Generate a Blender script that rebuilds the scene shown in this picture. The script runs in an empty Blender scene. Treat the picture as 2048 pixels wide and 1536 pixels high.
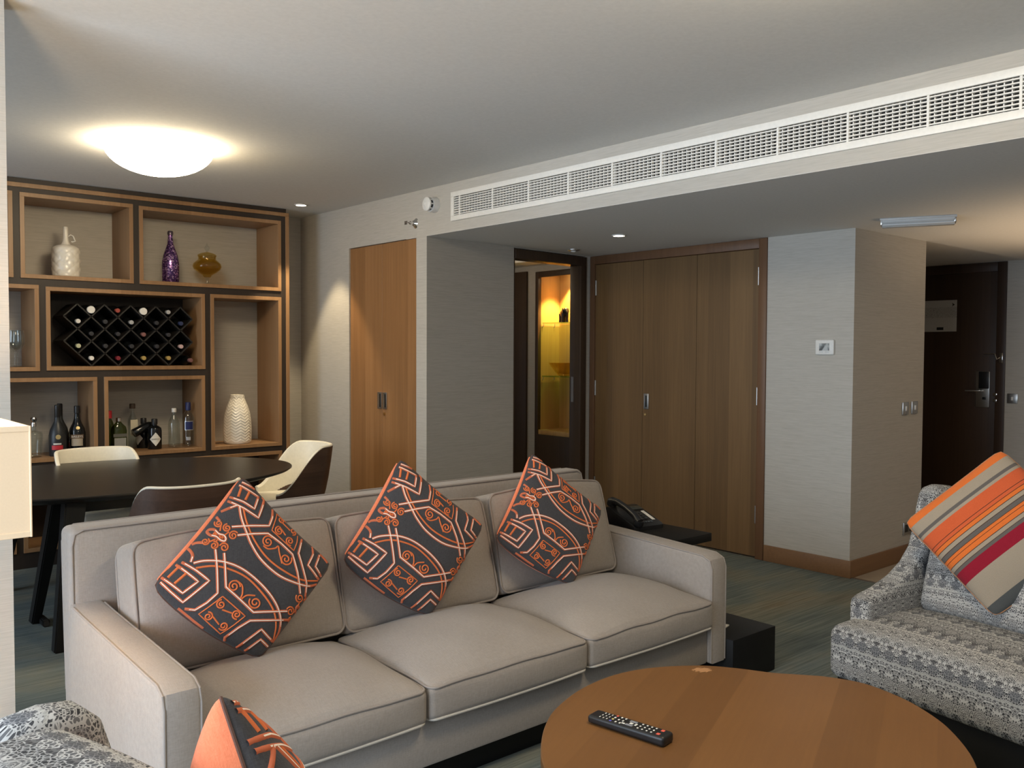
import bpy, bmesh, math, random
import numpy as np
from mathutils import Vector, Matrix

D = bpy.data
SC = bpy.context.scene
COL = SC.collection
PI = math.pi
rnd = random.Random(7)

# ---------------------------------------------------------------- camera
FPX, YAW, PITCH, ROLL, CAMH = 1770.0, math.radians(49.1), math.radians(2.07), math.radians(0.25), 1.45
fw = Vector((math.cos(YAW) * math.cos(PITCH), math.sin(YAW) * math.cos(PITCH), -math.sin(PITCH)))
rt = Vector((math.sin(YAW), -math.cos(YAW), 0))
up = rt.cross(fw)
r2 = rt * math.cos(ROLL) + up * math.sin(ROLL)
u2 = -rt * math.sin(ROLL) + up * math.cos(ROLL)
cd = D.cameras.new('camera')
cd.sensor_width = 36.0
cd.lens = FPX / 2048 * 36.0
cd.clip_start = 0.05
cam = D.objects.new('camera', cd)
COL.objects.link(cam)
cam.matrix_world = Matrix(((r2.x, u2.x, -fw.x, 0), (r2.y, u2.y, -fw.y, 0), (r2.z, u2.z, -fw.z, CAMH), (0, 0, 0, 1)))
SC.camera = cam

# ---------------------------------------------------------------- world, exposure, main lights
SC.view_settings.view_transform = 'Standard'
SC.view_settings.look = 'None'
SC.view_settings.gamma = 1
SC.view_settings.use_curve_mapping = False
SC.view_settings.exposure = 0.55
W = D.worlds.new('sky')
SC.world = W
W.use_nodes = True
W.node_tree.nodes['Background'].inputs[0].default_value = (0.62, 0.78, 1.0, 1)
W.node_tree.nodes['Background'].inputs[1].default_value = 1.2


def light(name, typ, loc, energy, color, **kw):
    l = D.lights.new(name, typ)
    l.energy = energy
    l.color = color
    for k, v in kw.items():
        if k not in ('rot',):
            setattr(l, k, v)
    o = D.objects.new(name, l)
    COL.objects.link(o)
    o.location = loc
    if 'rot' in kw:
        o.rotation_euler = kw['rot']
    return o


DAY = (0.74, 0.86, 1.0)
WARM = (1.0, 0.76, 0.48)
light('daylight_living', 'AREA', (-2.22, 1.35, 1.30), 128, DAY, shape='RECTANGLE', size=2.0, size_y=2.7, rot=(0, -PI / 2, 0))
light('daylight_dining', 'AREA', (-2.22, 5.1, 1.40), 42, DAY, shape='RECTANGLE', size=1.9, size_y=2.0, rot=(0, -PI / 2, 0))

# ---------------------------------------------------------------- node helpers


class NT:
    def __init__(s, name):
        s.m = D.materials.new(name)
        s.m.use_nodes = True
        s.t = s.m.node_tree
        s.b = s.t.nodes['Principled BSDF']
        s.out = s.t.nodes['Material Output']

    def n(s, typ, **ins):
        nd = s.t.nodes.new(typ)
        for k, v in ins.items():
            if k.startswith('_'):
                setattr(nd, k[1:], v)
                continue
            key = int(k[1:]) if k[0] == 'i' and k[1:].isdigit() else k.replace('__', ' ')
            if isinstance(v, bpy.types.NodeSocket):
                s.t.links.new(v, nd.inputs[key])
            else:
                nd.inputs[key].default_value = v
        return nd

    def pos(s):
        return s.n('ShaderNodeNewGeometry').outputs['Position']

    def obj(s):
        return s.n('ShaderNodeTexCoord').outputs['Object']

    def uv(s):
        return s.n('ShaderNodeTexCoord').outputs['UV']

    def scale(s, v, sc, rot=(0, 0, 0)):
        nd = s.n('ShaderNodeMapping', Vector=v, Scale=sc, Rotation=rot)
        return nd.outputs[0]

    def noise(s, v, scale=1.0, detail=2.0, rough=0.5, dist=0.0):
        return s.n('ShaderNodeTexNoise', Vector=v, Scale=scale, Detail=detail, Roughness=rough, Distortion=dist).outputs['Fac']

    def math(s, op, a, b=0.0, c=0.0, clamp=False):
        nd = s.n('ShaderNodeMath', _operation=op, _use_clamp=clamp, i0=a, i1=b)
        if op in ('MULTIPLY_ADD', 'SMOOTH_MIN', 'COMPARE'):
            if isinstance(c, bpy.types.NodeSocket):
                s.t.links.new(c, nd.inputs[2])
            else:
                nd.inputs[2].default_value = c
        return nd.outputs[0]

    def xyz(s, v):
        nd = s.n('ShaderNodeSeparateXYZ', Vector=v)
        return nd.outputs[0], nd.outputs[1], nd.outputs[2]

    def comb(s, x, y, z):
        return s.n('ShaderNodeCombineXYZ', X=x, Y=y, Z=z).outputs[0]

    def ramp(s, fac, stops, interp='LINEAR'):
        nd = s.n('ShaderNodeValToRGB', Fac=fac)
        cr = nd.color_ramp
        cr.interpolation = interp
        while len(cr.elements) < len(stops):
            cr.elements.new(0.5)
        for e, (p, c) in zip(cr.elements, stops):
            e.position = p
            e.color = (c[0], c[1], c[2], 1) if not isinstance(c, (int, float)) else (c, c, c, 1)
        return nd.outputs[0]

    def mix(s, fac, a, b):
        nd = s.n('ShaderNodeMix', _data_type='RGBA')
        for k, v in ((0, fac), (6, a), (7, b)):
            if isinstance(v, bpy.types.NodeSocket):
                s.t.links.new(v, nd.inputs[k])
            else:
                nd.inputs[k].default_value = v if k == 0 else (*v[:3], 1)
        return nd.outputs[2]

    def set(s, **kw):
        for k, v in kw.items():
            key = k.replace('__', ' ')
            if isinstance(v, bpy.types.NodeSocket):
                s.t.links.new(v, s.b.inputs[key])
            else:
                if key in ('Base Color', 'Emission Color', 'Sheen Tint'):
                    v = (*v[:3], 1)
                s.b.inputs[key].default_value = v
        return s

    def bump(s, h, strength=0.2, dist=0.01):
        nd = s.n('ShaderNodeBump', Strength=strength, Distance=dist, Height=h)
        s.t.links.new(nd.outputs[0], s.b.inputs['Normal'])
        return s


MATS = {}


def simple(name, col, rough=0.5, metal=0.0, **kw):
    if name in MATS:
        return MATS[name]
    t = NT(name)
    p = t.pos()
    f = t.noise(p, 60, 2)
    c = t.mix(f, [x * 0.93 for x in col], [min(1, x * 1.07) for x in col])
    t.set(Base__Color=c, Roughness=rough, Metallic=metal, **kw)
    MATS[name] = t.m
    return t.m


def m_wallpaper():
    t = NT('grasscloth_wallpaper')
    p = t.pos()
    a = t.noise(t.scale(p, (5, 5, 330)), 1, 2, 0.6)
    b = t.noise(t.scale(p, (14, 14, 150)), 1, 2)
    f = t.math('MULTIPLY_ADD', a, 0.7, t.math('MULTIPLY', b, 0.3))
    c = t.ramp(f, [(0.30, (0.41, 0.38, 0.335)), (0.5, (0.47, 0.44, 0.392)), (0.70, (0.515, 0.485, 0.435))])
    t.set(Base__Color=c, Roughness=0.75, Specular__IOR__Level=0.25)
    t.bump(f, 0.15, 0.003)
    return t.m


def m_wood(name, cols, axis='y', strip=0.12, rough=0.42, grain=1.0, spec=0.4):
    """veneer, grain runs along z, leaves of veneer change along `axis`"""
    t = NT(name)
    p = t.pos()
    x, y, z = t.xyz(p)
    a = y if axis == 'y' else x
    o = x if axis == 'y' else y
    if axis == 'h':     # horizontal grain
        a, o, z = z, y, x
    leaf = t.math('FLOOR', t.math('DIVIDE', a, strip))
    wn = t.n('ShaderNodeTexWhiteNoise', _noise_dimensions='1D', W=leaf).outputs['Value']
    g = t.comb(t.math('MULTIPLY', a, 55), t.math('MULTIPLY', o, 55), t.math('MULTIPLY_ADD', z, 1.6, t.math('MULTIPLY', wn, 40)))
    n1 = t.noise(g, 1, 4, 0.6, 0.3)
    n2 = t.noise(t.comb(t.math('MULTIPLY', a, 9), t.math('MULTIPLY', o, 9), t.math('MULTIPLY', z, 0.5)), 1, 2)
    f = t.math('ADD', t.math('MULTIPLY', n1, 0.45 * grain), t.math('ADD', t.math('MULTIPLY', n2, 0.3), t.math('MULTIPLY', wn, 0.25)))
    c = t.ramp(f, [(0.25, cols[0]), (0.5, cols[1]), (0.78, cols[2])])
    t.set(Base__Color=c, Roughness=rough, Specular__IOR__Level=spec)
    t.bump(n1, 0.06, 0.002)
    return t.m


def m_carpet():
    t = NT('striated_carpet')
    p = t.pos()
    st = t.noise(t.scale(p, (2.2, 70, 1)), 1, 4, 0.65)
    pa = t.noise(t.scale(p, (0.9, 1.5, 1)), 1.3, 3, 0.55, 0.4)
    pb = t.noise(t.scale(p, (1.3, 4.0, 1)), 1.1, 2, 0.5, 0.2)
    c1 = t.ramp(pa, [(0.34, (0.085, 0.125, 0.14)), (0.48, (0.15, 0.19, 0.185)), (0.58, (0.23, 0.225, 0.165)), (0.70, (0.26, 0.22, 0.15))])
    c2 = t.ramp(pb, [(0.3, (0.10, 0.13, 0.135)), (0.6, (0.21, 0.23, 0.205)), (0.75, (0.27, 0.20, 0.12))])
    c = t.mix(0.4, c1, c2)
    c = t.mix(t.ramp(st, [(0.33, 0.0), (0.68, 1.0)]), t.mix(0.45, c, (0.03, 0.04, 0.042)), t.mix(0.25, c, (0.30, 0.30, 0.26)))
    t.set(Base__Color=c, Roughness=0.95, Specular__IOR__Level=0.1)
    t.bump(t.noise(t.scale(p, (30, 220, 1)), 1, 2), 0.5, 0.006)
    return t.m


def m_linen(name, c0, c1, sc=1.0):
    t = NT(name)
    p = t.obj()
    a = t.noise(t.scale(p, (420 * sc, 60 * sc, 60 * sc)), 1, 2)
    b = t.noise(t.scale(p, (60 * sc, 420 * sc, 300 * sc)), 1, 2)
    d = t.noise(p, 5, 2)
    f = t.math('ADD', t.math('MULTIPLY', a, 0.4), t.math('ADD', t.math('MULTIPLY', b, 0.4), t.math('MULTIPLY', d, 0.2)))
    t.set(Base__Color=t.ramp(f, [(0.34, c0), (0.66, c1)]), Roughness=0.9, Specular__IOR__Level=0.15, Sheen__Weight=0.15)
    t.bump(f, 0.35, 0.003)
    return t.m


def m_damask():
    """ornate lace-like woven pattern in white, grey and black, banded"""
    t = NT('ornate_damask_fabric')
    o = t.obj()
    x, y, z = t.xyz(o)
    nx = t.math('ABSOLUTE', t.xyz(t.n('ShaderNodeTexCoord').outputs['Normal'])[0])
    side = t.math('GREATER_THAN', nx, 0.72)
    row0 = t.math('ADD', z, y)
    col = t.math('ADD', x, t.math('MULTIPLY', side, t.math('SUBTRACT', y, x)))
    row = t.math('ADD', row0, t.math('MULTIPLY', side, t.math('SUBTRACT', z, row0)))
    PX, PZ = 0.058, 0.205
    q = t.math('FRACT', t.math('DIVIDE', col, PX))
    fx = t.math('ABSOLUTE', t.math('SUBTRACT', q, 0.5))
    fz = t.math('FRACT', t.math('DIVIDE', t.math('ADD', row, .035), PZ))   # 0 at the foot of the front
    vv = t.comb(t.math('MULTIPLY', fx, PX), row, 0.37)
    wob = t.n('ShaderNodeVectorMath', _operation='ADD', i0=vv, i1=t.n('ShaderNodeVectorMath', _operation='SCALE', i0=t.n('ShaderNodeTexNoise', Vector=vv, Scale=60.0, Detail=2.0).outputs['Color'], Scale=.006).outputs[0]).outputs[0]
    lace = t.n('ShaderNodeTexVoronoi', _feature='DISTANCE_TO_EDGE', Vector=wob, Scale=135.0).outputs['Distance']
    nz = t.noise(vv, 45, 2)
    lines = t.math('LESS_THAN', lace, t.math('MULTIPLY_ADD', nz, .25, .0))
    cellc = t.xyz(t.n('ShaderNodeTexVoronoi', Vector=wob, Scale=135.0).outputs['Color'])[0]
    spots = t.math('GREATER_THAN', t.noise(vv, 75, 1), 0.64)
    base = t.ramp(cellc, [(0, (.035, .036, .04)), (.5, (.09, .09, .095)), (1, (.17, .17, .172))])
    base = t.mix(t.math('MULTIPLY', lines, .85), base, (.52, .51, .49))
    base = t.mix(t.math('MULTIPLY', spots, .9), base, (.56, .55, .53))

    def at(c):
        return t.math('ABSOLUTE', t.math('SUBTRACT', fz, c))
    # medallions low on the repeat
    dx = t.math('MULTIPLY', fx, PX)
    dz = t.math('MULTIPLY', at(.24), PZ)
    rr = t.math('SQRT', t.math('ADD', t.math('MULTIPLY', dx, dx), t.math('MULTIPLY', t.math('MULTIPLY', dz, dz), .7)))
    ring = t.math('GREATER_THAN', t.math('SINE', t.math('MULTIPLY', rr, 1150)), 0.35)
    inmed = t.math('LESS_THAN', rr, 0.0235)
    base = t.mix(t.math('MULTIPLY', inmed, .5), base, t.mix(ring, (.12, .12, .125), (.46, .45, .43)))
    # dark scallops between the medallions, at the foot of the repeat
    scal = t.math('MULTIPLY', t.math('LESS_THAN', fz, .16), t.math('GREATER_THAN', rr, .0245))
    base = t.mix(t.math('MULTIPLY', scal, .75), base, t.mix(lines, (.03, .032, .036), (.30, .30, .30)))
    # row of grey diamonds and the pale stripe under it
    dia = t.math('LESS_THAN', t.math('ADD', fx, t.math('MULTIPLY', at(.80), 3.4)), 0.43)
    base = t.mix(t.math('MULTIPLY', dia, .8), base, t.mix(lines, (.09, .095, .105), (.17, .17, .18)))
    tri = t.math('MULTIPLY', t.math('LESS_THAN', at(.94), .05), t.math('LESS_THAN', fx, t.math('MULTIPLY', t.math('SUBTRACT', fz, .88), 2.6)))
    base = t.mix(t.math('MULTIPLY', tri, .8), base, (.045, .045, .05))
    band = t.math('MULTIPLY', t.math('LESS_THAN', at(.66), .016), .7)
    base = t.mix(band, base, (.46, .45, .42))
    base = t.mix(.08, base, (.02, .02, .022))
    t.set(Base__Color=base, Roughness=0.8, Specular__IOR__Level=0.2)
    t.bump(lace, 0.2, 0.002)
    return t.m


def m_glass(name, col, rough=0.02, alpha=0.3):
    """thin glass: mostly see-through with a colour, clear reflections"""
    t = NT(name)
    tr = t.n('ShaderNodeBsdfTransparent', Color=(*col, 1))
    gl = t.n('ShaderNodeBsdfGlossy', Color=(1, 1, 1, 1), Roughness=rough)
    g = t.n('ShaderNodeNewGeometry')
    dp = t.n('ShaderNodeVectorMath', _operation='DOT_PRODUCT', i0=g.outputs['Normal'], i1=g.outputs['Incoming']).outputs['Value']
    gz = t.math('SUBTRACT', 1.0, t.math('ABSOLUTE', dp), clamp=True)
    f = t.math('MULTIPLY_ADD', t.math('POWER', gz, 4.0), 0.55, 0.035, clamp=True)
    mx = t.n('ShaderNodeMixShader', Fac=f, i1=tr.outputs[0], i2=gl.outputs[0])
    t.t.links.new(mx.outputs[0], t.out.inputs[0])
    return t.m


def m_emit(name, col, strength):
    t = NT(name)
    t.set(Base__Color=(0.9, 0.9, 0.88), Emission__Color=col, Emission__Strength=strength, Roughness=0.6)
    return t.m


ORANGE_W = [(0.225, 0.108, 0.042), (0.30, 0.150, 0.060), (0.375, 0.198, 0.086)]
MATS['wall'] = m_wallpaper()
MATS['carpet'] = m_carpet()
MATS['closet'] = m_wood('closet_veneer', ORANGE_W, 'y', 0.115)
MATS['wardrobe'] = m_wood('shaded_wardrobe_veneer', [(0.108, 0.060, 0.024), (0.155, 0.087, 0.035), (0.215, 0.122, 0.050)], 'y', 0.19)  # same wood as the closet, recess shade darkened into its colour
MATS['frame'] = m_wood('dark_frame_wood', [(0.10, 0.05, 0.024), (0.14, 0.07, 0.034), (0.18, 0.092, 0.045)], 'y', 0.4)
MATS['doorframe'] = m_wood('dark_door_frame_wood', [(0.040, 0.023, 0.013), (0.058, 0.034, 0.019), (0.075, 0.045, 0.026)], 'y', 0.4)
MATS['baseb'] = m_wood('baseboard_wood', [(0.16, 0.085, 0.04), (0.21, 0.11, 0.052), (0.25, 0.135, 0.062)], 'h', 0.4)
MATS['entry'] = m_wood('entry_door_wood', [(0.036, 0.020, 0.013), (0.050, 0.028, 0.017), (0.064, 0.037, 0.023)], 'y', 0.25)
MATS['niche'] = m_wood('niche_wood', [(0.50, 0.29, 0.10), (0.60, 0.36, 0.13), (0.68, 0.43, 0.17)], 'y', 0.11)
MATS['oak'] = m_wood('oak_edge', [(0.215, 0.115, 0.052), (0.285, 0.158, 0.074), (0.36, 0.21, 0.105)], 'x', 0.5)
MATS['espresso'] = m_wood('espresso_panel', [(0.022, 0.015, 0.011), (0.03, 0.021, 0.016), (0.038, 0.028, 0.022)], 'x', 0.5, rough=0.5)
MATS['tabledark'] = m_wood('dark_table_wood', [(0.012, 0.010, 0.009), (0.017, 0.014, 0.012), (0.024, 0.019, 0.016)], 'h', 0.3, rough=0.33)
MATS['walnut'] = m_wood('walnut_shell', [(0.055, 0.030, 0.021), (0.085, 0.047, 0.032), (0.12, 0.068, 0.046)], 'h', 0.05, rough=0.4)
MATS['ceiling'] = simple('ceiling_paint', (0.70, 0.69, 0.66), 0.9)
MATS['white'] = simple('white_plastic', (0.72, 0.71, 0.68), 0.4)
MATS['vent'] = simple('vent_enamel', (0.80, 0.77, 0.71), 0.45)
MATS['ventdark'] = simple('vent_dark', (0.02, 0.02, 0.02), 0.8)
MATS['chrome'] = simple('chrome', (0.75, 0.75, 0.75), 0.15, 1.0)
MATS['steel'] = simple('brushed_steel', (0.50, 0.50, 0.49), 0.35, 1.0)
MATS['brass'] = simple('brass', (0.75, 0.52, 0.22), 0.3, 1.0)
MATS['black'] = simple('black_plastic', (0.012, 0.012, 0.013), 0.35)
MATS['blackmatte'] = simple('black_lacquer', (0.008, 0.008, 0.008), 0.5, Specular__IOR__Level=.25)
MATS['stone'] = simple('hall_floor_stone', (0.36, 0.30, 0.23), 0.4)
MATS['cream'] = simple('cream_leather', (0.85, 0.81, 0.69), 0.45)
MATS['sofa'] = m_linen('sofa_linen', (0.270, 0.236, 0.209), (0.335, 0.296, 0.262))
MATS['piping'] = simple('sofa_piping', (0.27, 0.235, 0.21), 0.9)
MATS['pipelight'] = simple('sofa_piping_light', (0.46, 0.43, 0.39), 0.9)
MATS['damask'] = m_damask()
MATS['glass'] = m_glass('clear_glass', (0.93, 0.95, 0.95))
MATS['amber'] = m_glass('amber_glass', (0.88, 0.78, 0.47))
MATS['greenglass'] = m_glass('green_glass', (0.60, 0.78, 0.64))
MATS['olive'] = m_glass('olive_glass', (0.35, 0.42, 0.2))
MATS['ceramic'] = simple('white_ceramic', (0.78, 0.74, 0.66), 0.22)
MATS['darkbottle'] = simple('dark_bottle_glass', (0.006, 0.007, 0.008), 0.12)
MATS['label_cream'] = simple('cream_label', (0.62, 0.56, 0.42), 0.6)
MATS['label_white'] = simple('white_label', (0.70, 0.68, 0.62), 0.6)
MATS['label_red'] = simple('red_label', (0.45, 0.02, 0.03), 0.5)
MATS['label_gold'] = simple('gold_label', (0.62, 0.48, 0.22), 0.35, 0.6)
MATS['label_blue'] = simple('blue_label', (0.012, 0.02, 0.10), 0.4)
MATS['ink'] = simple('label_ink', (0.03, 0.03, 0.03), 0.6)
MATS['charcoal'] = m_linen('charcoal_cushion_cloth', (0.036, 0.034, 0.036), (0.062, 0.059, 0.062), 1.4)
MATS['coral'] = m_linen('coral_cushion_back', (0.68, 0.17, 0.075), (0.80, 0.23, 0.11), 1.4)
MATS['orange'] = simple('orange_yarn', (0.60, 0.135, 0.035), 0.9)
MATS['rust'] = simple('rust_yarn', (0.50, 0.12, 0.05), 0.9)
MATS['yarn'] = simple('cream_yarn', (0.80, 0.70, 0.60), 0.9)
MATS['shade'] = None

# ---------------------------------------------------------------- mesh helpers


def NB():
    return bmesh.new()


def merge(dst, src, mi=None, M=None):
    vm = {}
    for v in src.verts:
        vm[v] = dst.verts.new(M @ v.co if M is not None else v.co)
    for f in src.faces:
        try:
            nf = dst.faces.new([vm[v] for v in f.verts])
            nf.material_index = f.material_index if mi is None else mi
        except ValueError:
            pass
    src.free()


def box(bm, x0, x1, y0, y1, z0, z1, bev=0.0, seg=2, mi=0, M=None):
    s = NB()
    r = bmesh.ops.create_cube(s, size=1)
    for v in s.verts:
        v.co = Vector((x0 + (v.co.x + .5) * (x1 - x0), y0 + (v.co.y + .5) * (y1 - y0), z0 + (v.co.z + .5) * (z1 - z0)))
    if bev > 0:
        bmesh.ops.bevel(s, geom=list(s.edges), offset=bev, segments=seg, profile=0.5, affect='EDGES')
    merge(bm, s, mi, M)
    return bm


def B(*a, **k):
    return box(NB(), *a, **k)


def lathe(bm, prof, c=(0, 0, 0), seg=32, mi=0, M=None, disp=None):
    """prof: list of (r,z) bottom to top"""
    s = NB()
    rings = []
    for (r, z) in prof:
        if r < 1e-5:
            rings.append([s.verts.new((c[0], c[1], c[2] + z))])
        else:
            ring = []
            for k in range(seg):
                a = 2 * PI * k / seg
                q = r + (disp(a, z) if disp else 0)
                ring.append(s.verts.new((c[0] + q * math.cos(a), c[1] + q * math.sin(a), c[2] + z)))
            rings.append(ring)
    for A, Bq in zip(rings, rings[1:]):
        for k in range(seg):
            k2 = (k + 1) % seg
            if len(A) == 1 and len(Bq) == 1:
                continue
            if len(A) == 1:
                s.faces.new((A[0], Bq[k2], Bq[k]))
            elif len(Bq) == 1:
                s.faces.new((A[k], A[k2], Bq[0]))
            else:
                s.faces.new((A[k], A[k2], Bq[k2], Bq[k]))
    merge(bm, s, mi, M)
    return bm


def tube(bm, pts, r, seg=8, closed=False, mi=0, radii=None, cap=True):
    P = [Vector(p) for p in pts]
    n = len(P)
    rings = []
    prev = None
    for i in range(n):
        if closed:
            t = P[(i + 1) % n] - P[i - 1]
        else:
            t = P[min(i + 1, n - 1)] - P[max(i - 1, 0)]
        t.normalize()
        if prev is None:
            u = t.orthogonal().normalized()
        else:
            u = prev - t * prev.dot(t)
            if u.length < 1e-6:
                u = t.orthogonal()
            u.normalize()
        prev = u
        w = t.cross(u)
        rr = radii[i] if radii else r
        rings.append([bm.verts.new(P[i] + (u * math.cos(2 * PI * k / seg) + w * math.sin(2 * PI * k / seg)) * rr) for k in range(seg)])
    for i in range(n if closed else n - 1):
        A, Bq = rings[i], rings[(i + 1) % n]
        for k in range(seg):
            f = bm.faces.new((A[k], A[(k + 1) % seg], Bq[(k + 1) % seg], Bq[k]))
            f.material_index = mi
    if not closed and cap:
        for rg, rev in ((rings[0], True), (rings[-1], False)):
            f = bm.faces.new(rg[::-1] if rev else rg)
            f.material_index = mi
    return bm


def prism(bm, poly, lo, hi, plane='xy', bev=0.0, mi=0, seg=2):
    """extrude a 2-D polygon between lo and hi along the remaining axis"""
    s = NB()

    def put(a, b, h):
        return {'xy': (a, b, h), 'yz': (h, a, b), 'xz': (a, h, b)}[plane]
    lov = [s.verts.new(put(a, b, lo)) for a, b in poly]
    hiv = [s.verts.new(put(a, b, hi)) for a, b in poly]
    s.faces.new(lov[::-1])
    s.faces.new(hiv)
    n = len(poly)
    for i in range(n):
        s.faces.new((lov[i], lov[(i + 1) % n], hiv[(i + 1) % n], hiv[i]))
    bmesh.ops.recalc_face_normals(s, faces=s.faces)
    if bev > 0:
        es = [e for e in s.edges if (e.verts[0] in lov) == (e.verts[1] in lov)]
        bmesh.ops.bevel(s, geom=es, offset=bev, segments=seg, profile=0.5, affect='EDGES')
    merge(bm, s, mi)
    return bm


def rbox(bm, c, h, r, m=6, fn=None, M=None, mi=0, rs=3):
    """rounded, subdivided box with optional displacement fn(Vector local)->Vector"""
    s = NB()

    def params(hh):
        k = min(1.0, r / hh)
        inner = [-(1 - k) + 2 * (1 - k) * i / m for i in range(m + 1)]
        edge = [1 - k + k * math.sin(PI / 4 * (i + 1) / rs) / math.sin(PI / 4) for i in range(rs)]
        return [-e for e in reversed(edge)] + inner + edge
    ps = [params(q) for q in h]
    cache = {}

    def vert(p):
        key = tuple(round(q, 6) for q in p)
        if key in cache:
            return cache[key]
        q = Vector((p[0] * h[0], p[1] * h[1], p[2] * h[2]))
        inn = Vector([max(-(h[i] - r), min(h[i] - r, q[i])) for i in range(3)])
        d = q - inn
        if d.length > 1e-9:
            q = inn + d.normalized() * r
        if fn:
            q = fn(q)
        v = s.verts.new(q + Vector(c) if M is None else M @ q)
        cache[key] = v
        return v
    for ax in range(3):
        a, b = (ax + 1) % 3, (ax + 2) % 3
        for sg in (-1, 1):
            A, Bp = ps[a], ps[b]
            for i in range(len(A) - 1):
                for j in range(len(Bp) - 1):
                    vs = []
                    for (u, v) in ((i, j), (i + 1, j), (i + 1, j + 1), (i, j + 1)):
                        p = [0, 0, 0]
                        p[ax] = sg
                        p[a] = A[u]
                        p[b] = Bp[v]
                        vs.append(vert(p))
                    if sg < 0:
                        vs.reverse()
                    try:
                        s.faces.new(vs)
                    except ValueError:
                        pass
    merge(bm, s, mi)
    return bm


def mesh_obj(name, bm, mats, parent=None, world=False, sharp=35):
    if world and parent is not None:
        bmesh.ops.transform(bm, matrix=wm(parent).inverted(), verts=bm.verts)
    me = D.meshes.new(name)
    bm.to_mesh(me)
    bm.free()
    for m in (mats if isinstance(mats, (list, tuple)) else [mats]):
        me.materials.append(m)
    me.polygons.foreach_set('use_smooth', [True] * len(me.polygons))
    me.set_sharp_from_angle(angle=math.radians(sharp))
    o = D.objects.new(name, me)
    COL.objects.link(o)
    if parent is not None:
        o.parent = parent
    return o


def wm(o):
    m = o.matrix_basis.copy()
    while o.parent is not None:
        o = o.parent
        m = o.matrix_basis @ m
    return m


def tag(o, label=None, cat=None, group=None, kind=None):
    if label:
        o['label'] = label
    if cat:
        o['category'] = cat
    if group:
        o['group'] = group
    if kind:
        o['kind'] = kind
    return o


def thing(name, label, cat, loc=(0, 0, 0), rz=0.0, group=None):
    o = D.objects.new(name, None)
    COL.objects.link(o)
    o.location = loc
    o.rotation_euler = (0, 0, rz)
    o.empty_display_size = 0.1
    return tag(o, label, cat, group)


def struct(name, bm, m, parent=None, sharp=35):
    o = mesh_obj(name, bm, m, parent, sharp=sharp)
    if parent is None:
        o['kind'] = 'structure'
    return o


def dup(root, loc, rz, label, group=None):
    r = root.copy()
    COL.objects.link(r)
    r.location = loc
    r.rotation_euler = (0, 0, rz)
    r['label'] = label
    if group:
        r['group'] = group
    for ch in list(root.children):
        c = ch.copy()
        COL.objects.link(c)
        c.parent = r
        for g in list(ch.children):
            d = g.copy()
            COL.objects.link(d)
            d.parent = c
    return r


def text(name, s, size, M, mat, parent):
    cu = D.curves.new(name, 'FONT')
    cu.body = s
    cu.size = size
    cu.align_x = 'CENTER'
    cu.align_y = 'CENTER'
    cu.extrude = 0.0002
    to = D.objects.new(name, cu)
    COL.objects.link(to)
    bpy.context.view_layer.update()
    me = D.meshes.new_from_object(to.evaluated_get(bpy.context.evaluated_depsgraph_get()))
    D.objects.remove(to)
    me.name = name
    me.materials.clear()
    me.materials.append(mat)
    me.transform(M)
    o = D.objects.new(name, me)
    COL.objects.link(o)
    o.parent = parent
    return o


# ---------------------------------------------------------------- the room
XW, XR, XF = 3.584, 5.363, 8.55        # closet/bulkhead wall, wardrobe wall, entry-door wall
YB, YS, YR = 6.887, 6.50, 2.855        # back wall, bookcase front, return wall
ZC, ZS, ZH = 2.575, 2.25, 2.285        # ceiling, soffit, hall ceiling
X0, Y0 = -2.3, -1.4

struct('floor', B(X0 - .1, 5.372, Y0 - .1, 7.6, -.1, 0), MATS['carpet'])
struct('floor_hall', B(5.372, 8.8, Y0 - .1, 7.6, -.1, 0), MATS['stone'])
struct('ceiling', B(X0 - .1, XW, Y0 - .1, 7.6, ZC, ZC + .1), MATS['ceiling'])
bm = NB()
box(bm, XW + .001, XF + .1, Y0 - .1, YR, ZS, ZS + .0019)
box(bm, XW + .001, XR, YR, 5.3, ZS, ZS + .0019)
box(bm, XW + .161, XF + .1, Y0 - .1, YR, ZS + .0019, ZS + .1)
box(bm, XW + .161, XR, YR, 5.3, ZS + .0019, ZS + .1)
struct('ceiling_soffit', bm, MATS['ceiling'])
struct('ceiling_hall', B(XR + .12, XF + .1, YR + .002, 7.6, ZH, ZH + .12), MATS['ceiling'])
# bulkhead carrying the grille (opening left for it)
VY0, VY1, VZ0, VZ1 = 0.60, 4.757, 2.32, 2.510
bm = NB()
box(bm, XW, XW + .16, Y0, 5.046, ZS + .002, VZ0 + .02)
box(bm, XW, XW + .16, Y0, 5.046, VZ1 - .02, ZC + .1)
box(bm, XW, XW + .16, VY1 - .02, 5.046, VZ0 + .02, VZ1 - .02)
box(bm, XW, XW + .16, Y0, VY0 + .02, VZ0 + .02, VZ1 - .02)
struct('wall_bulkhead', bm, MATS['wall'])
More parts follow.
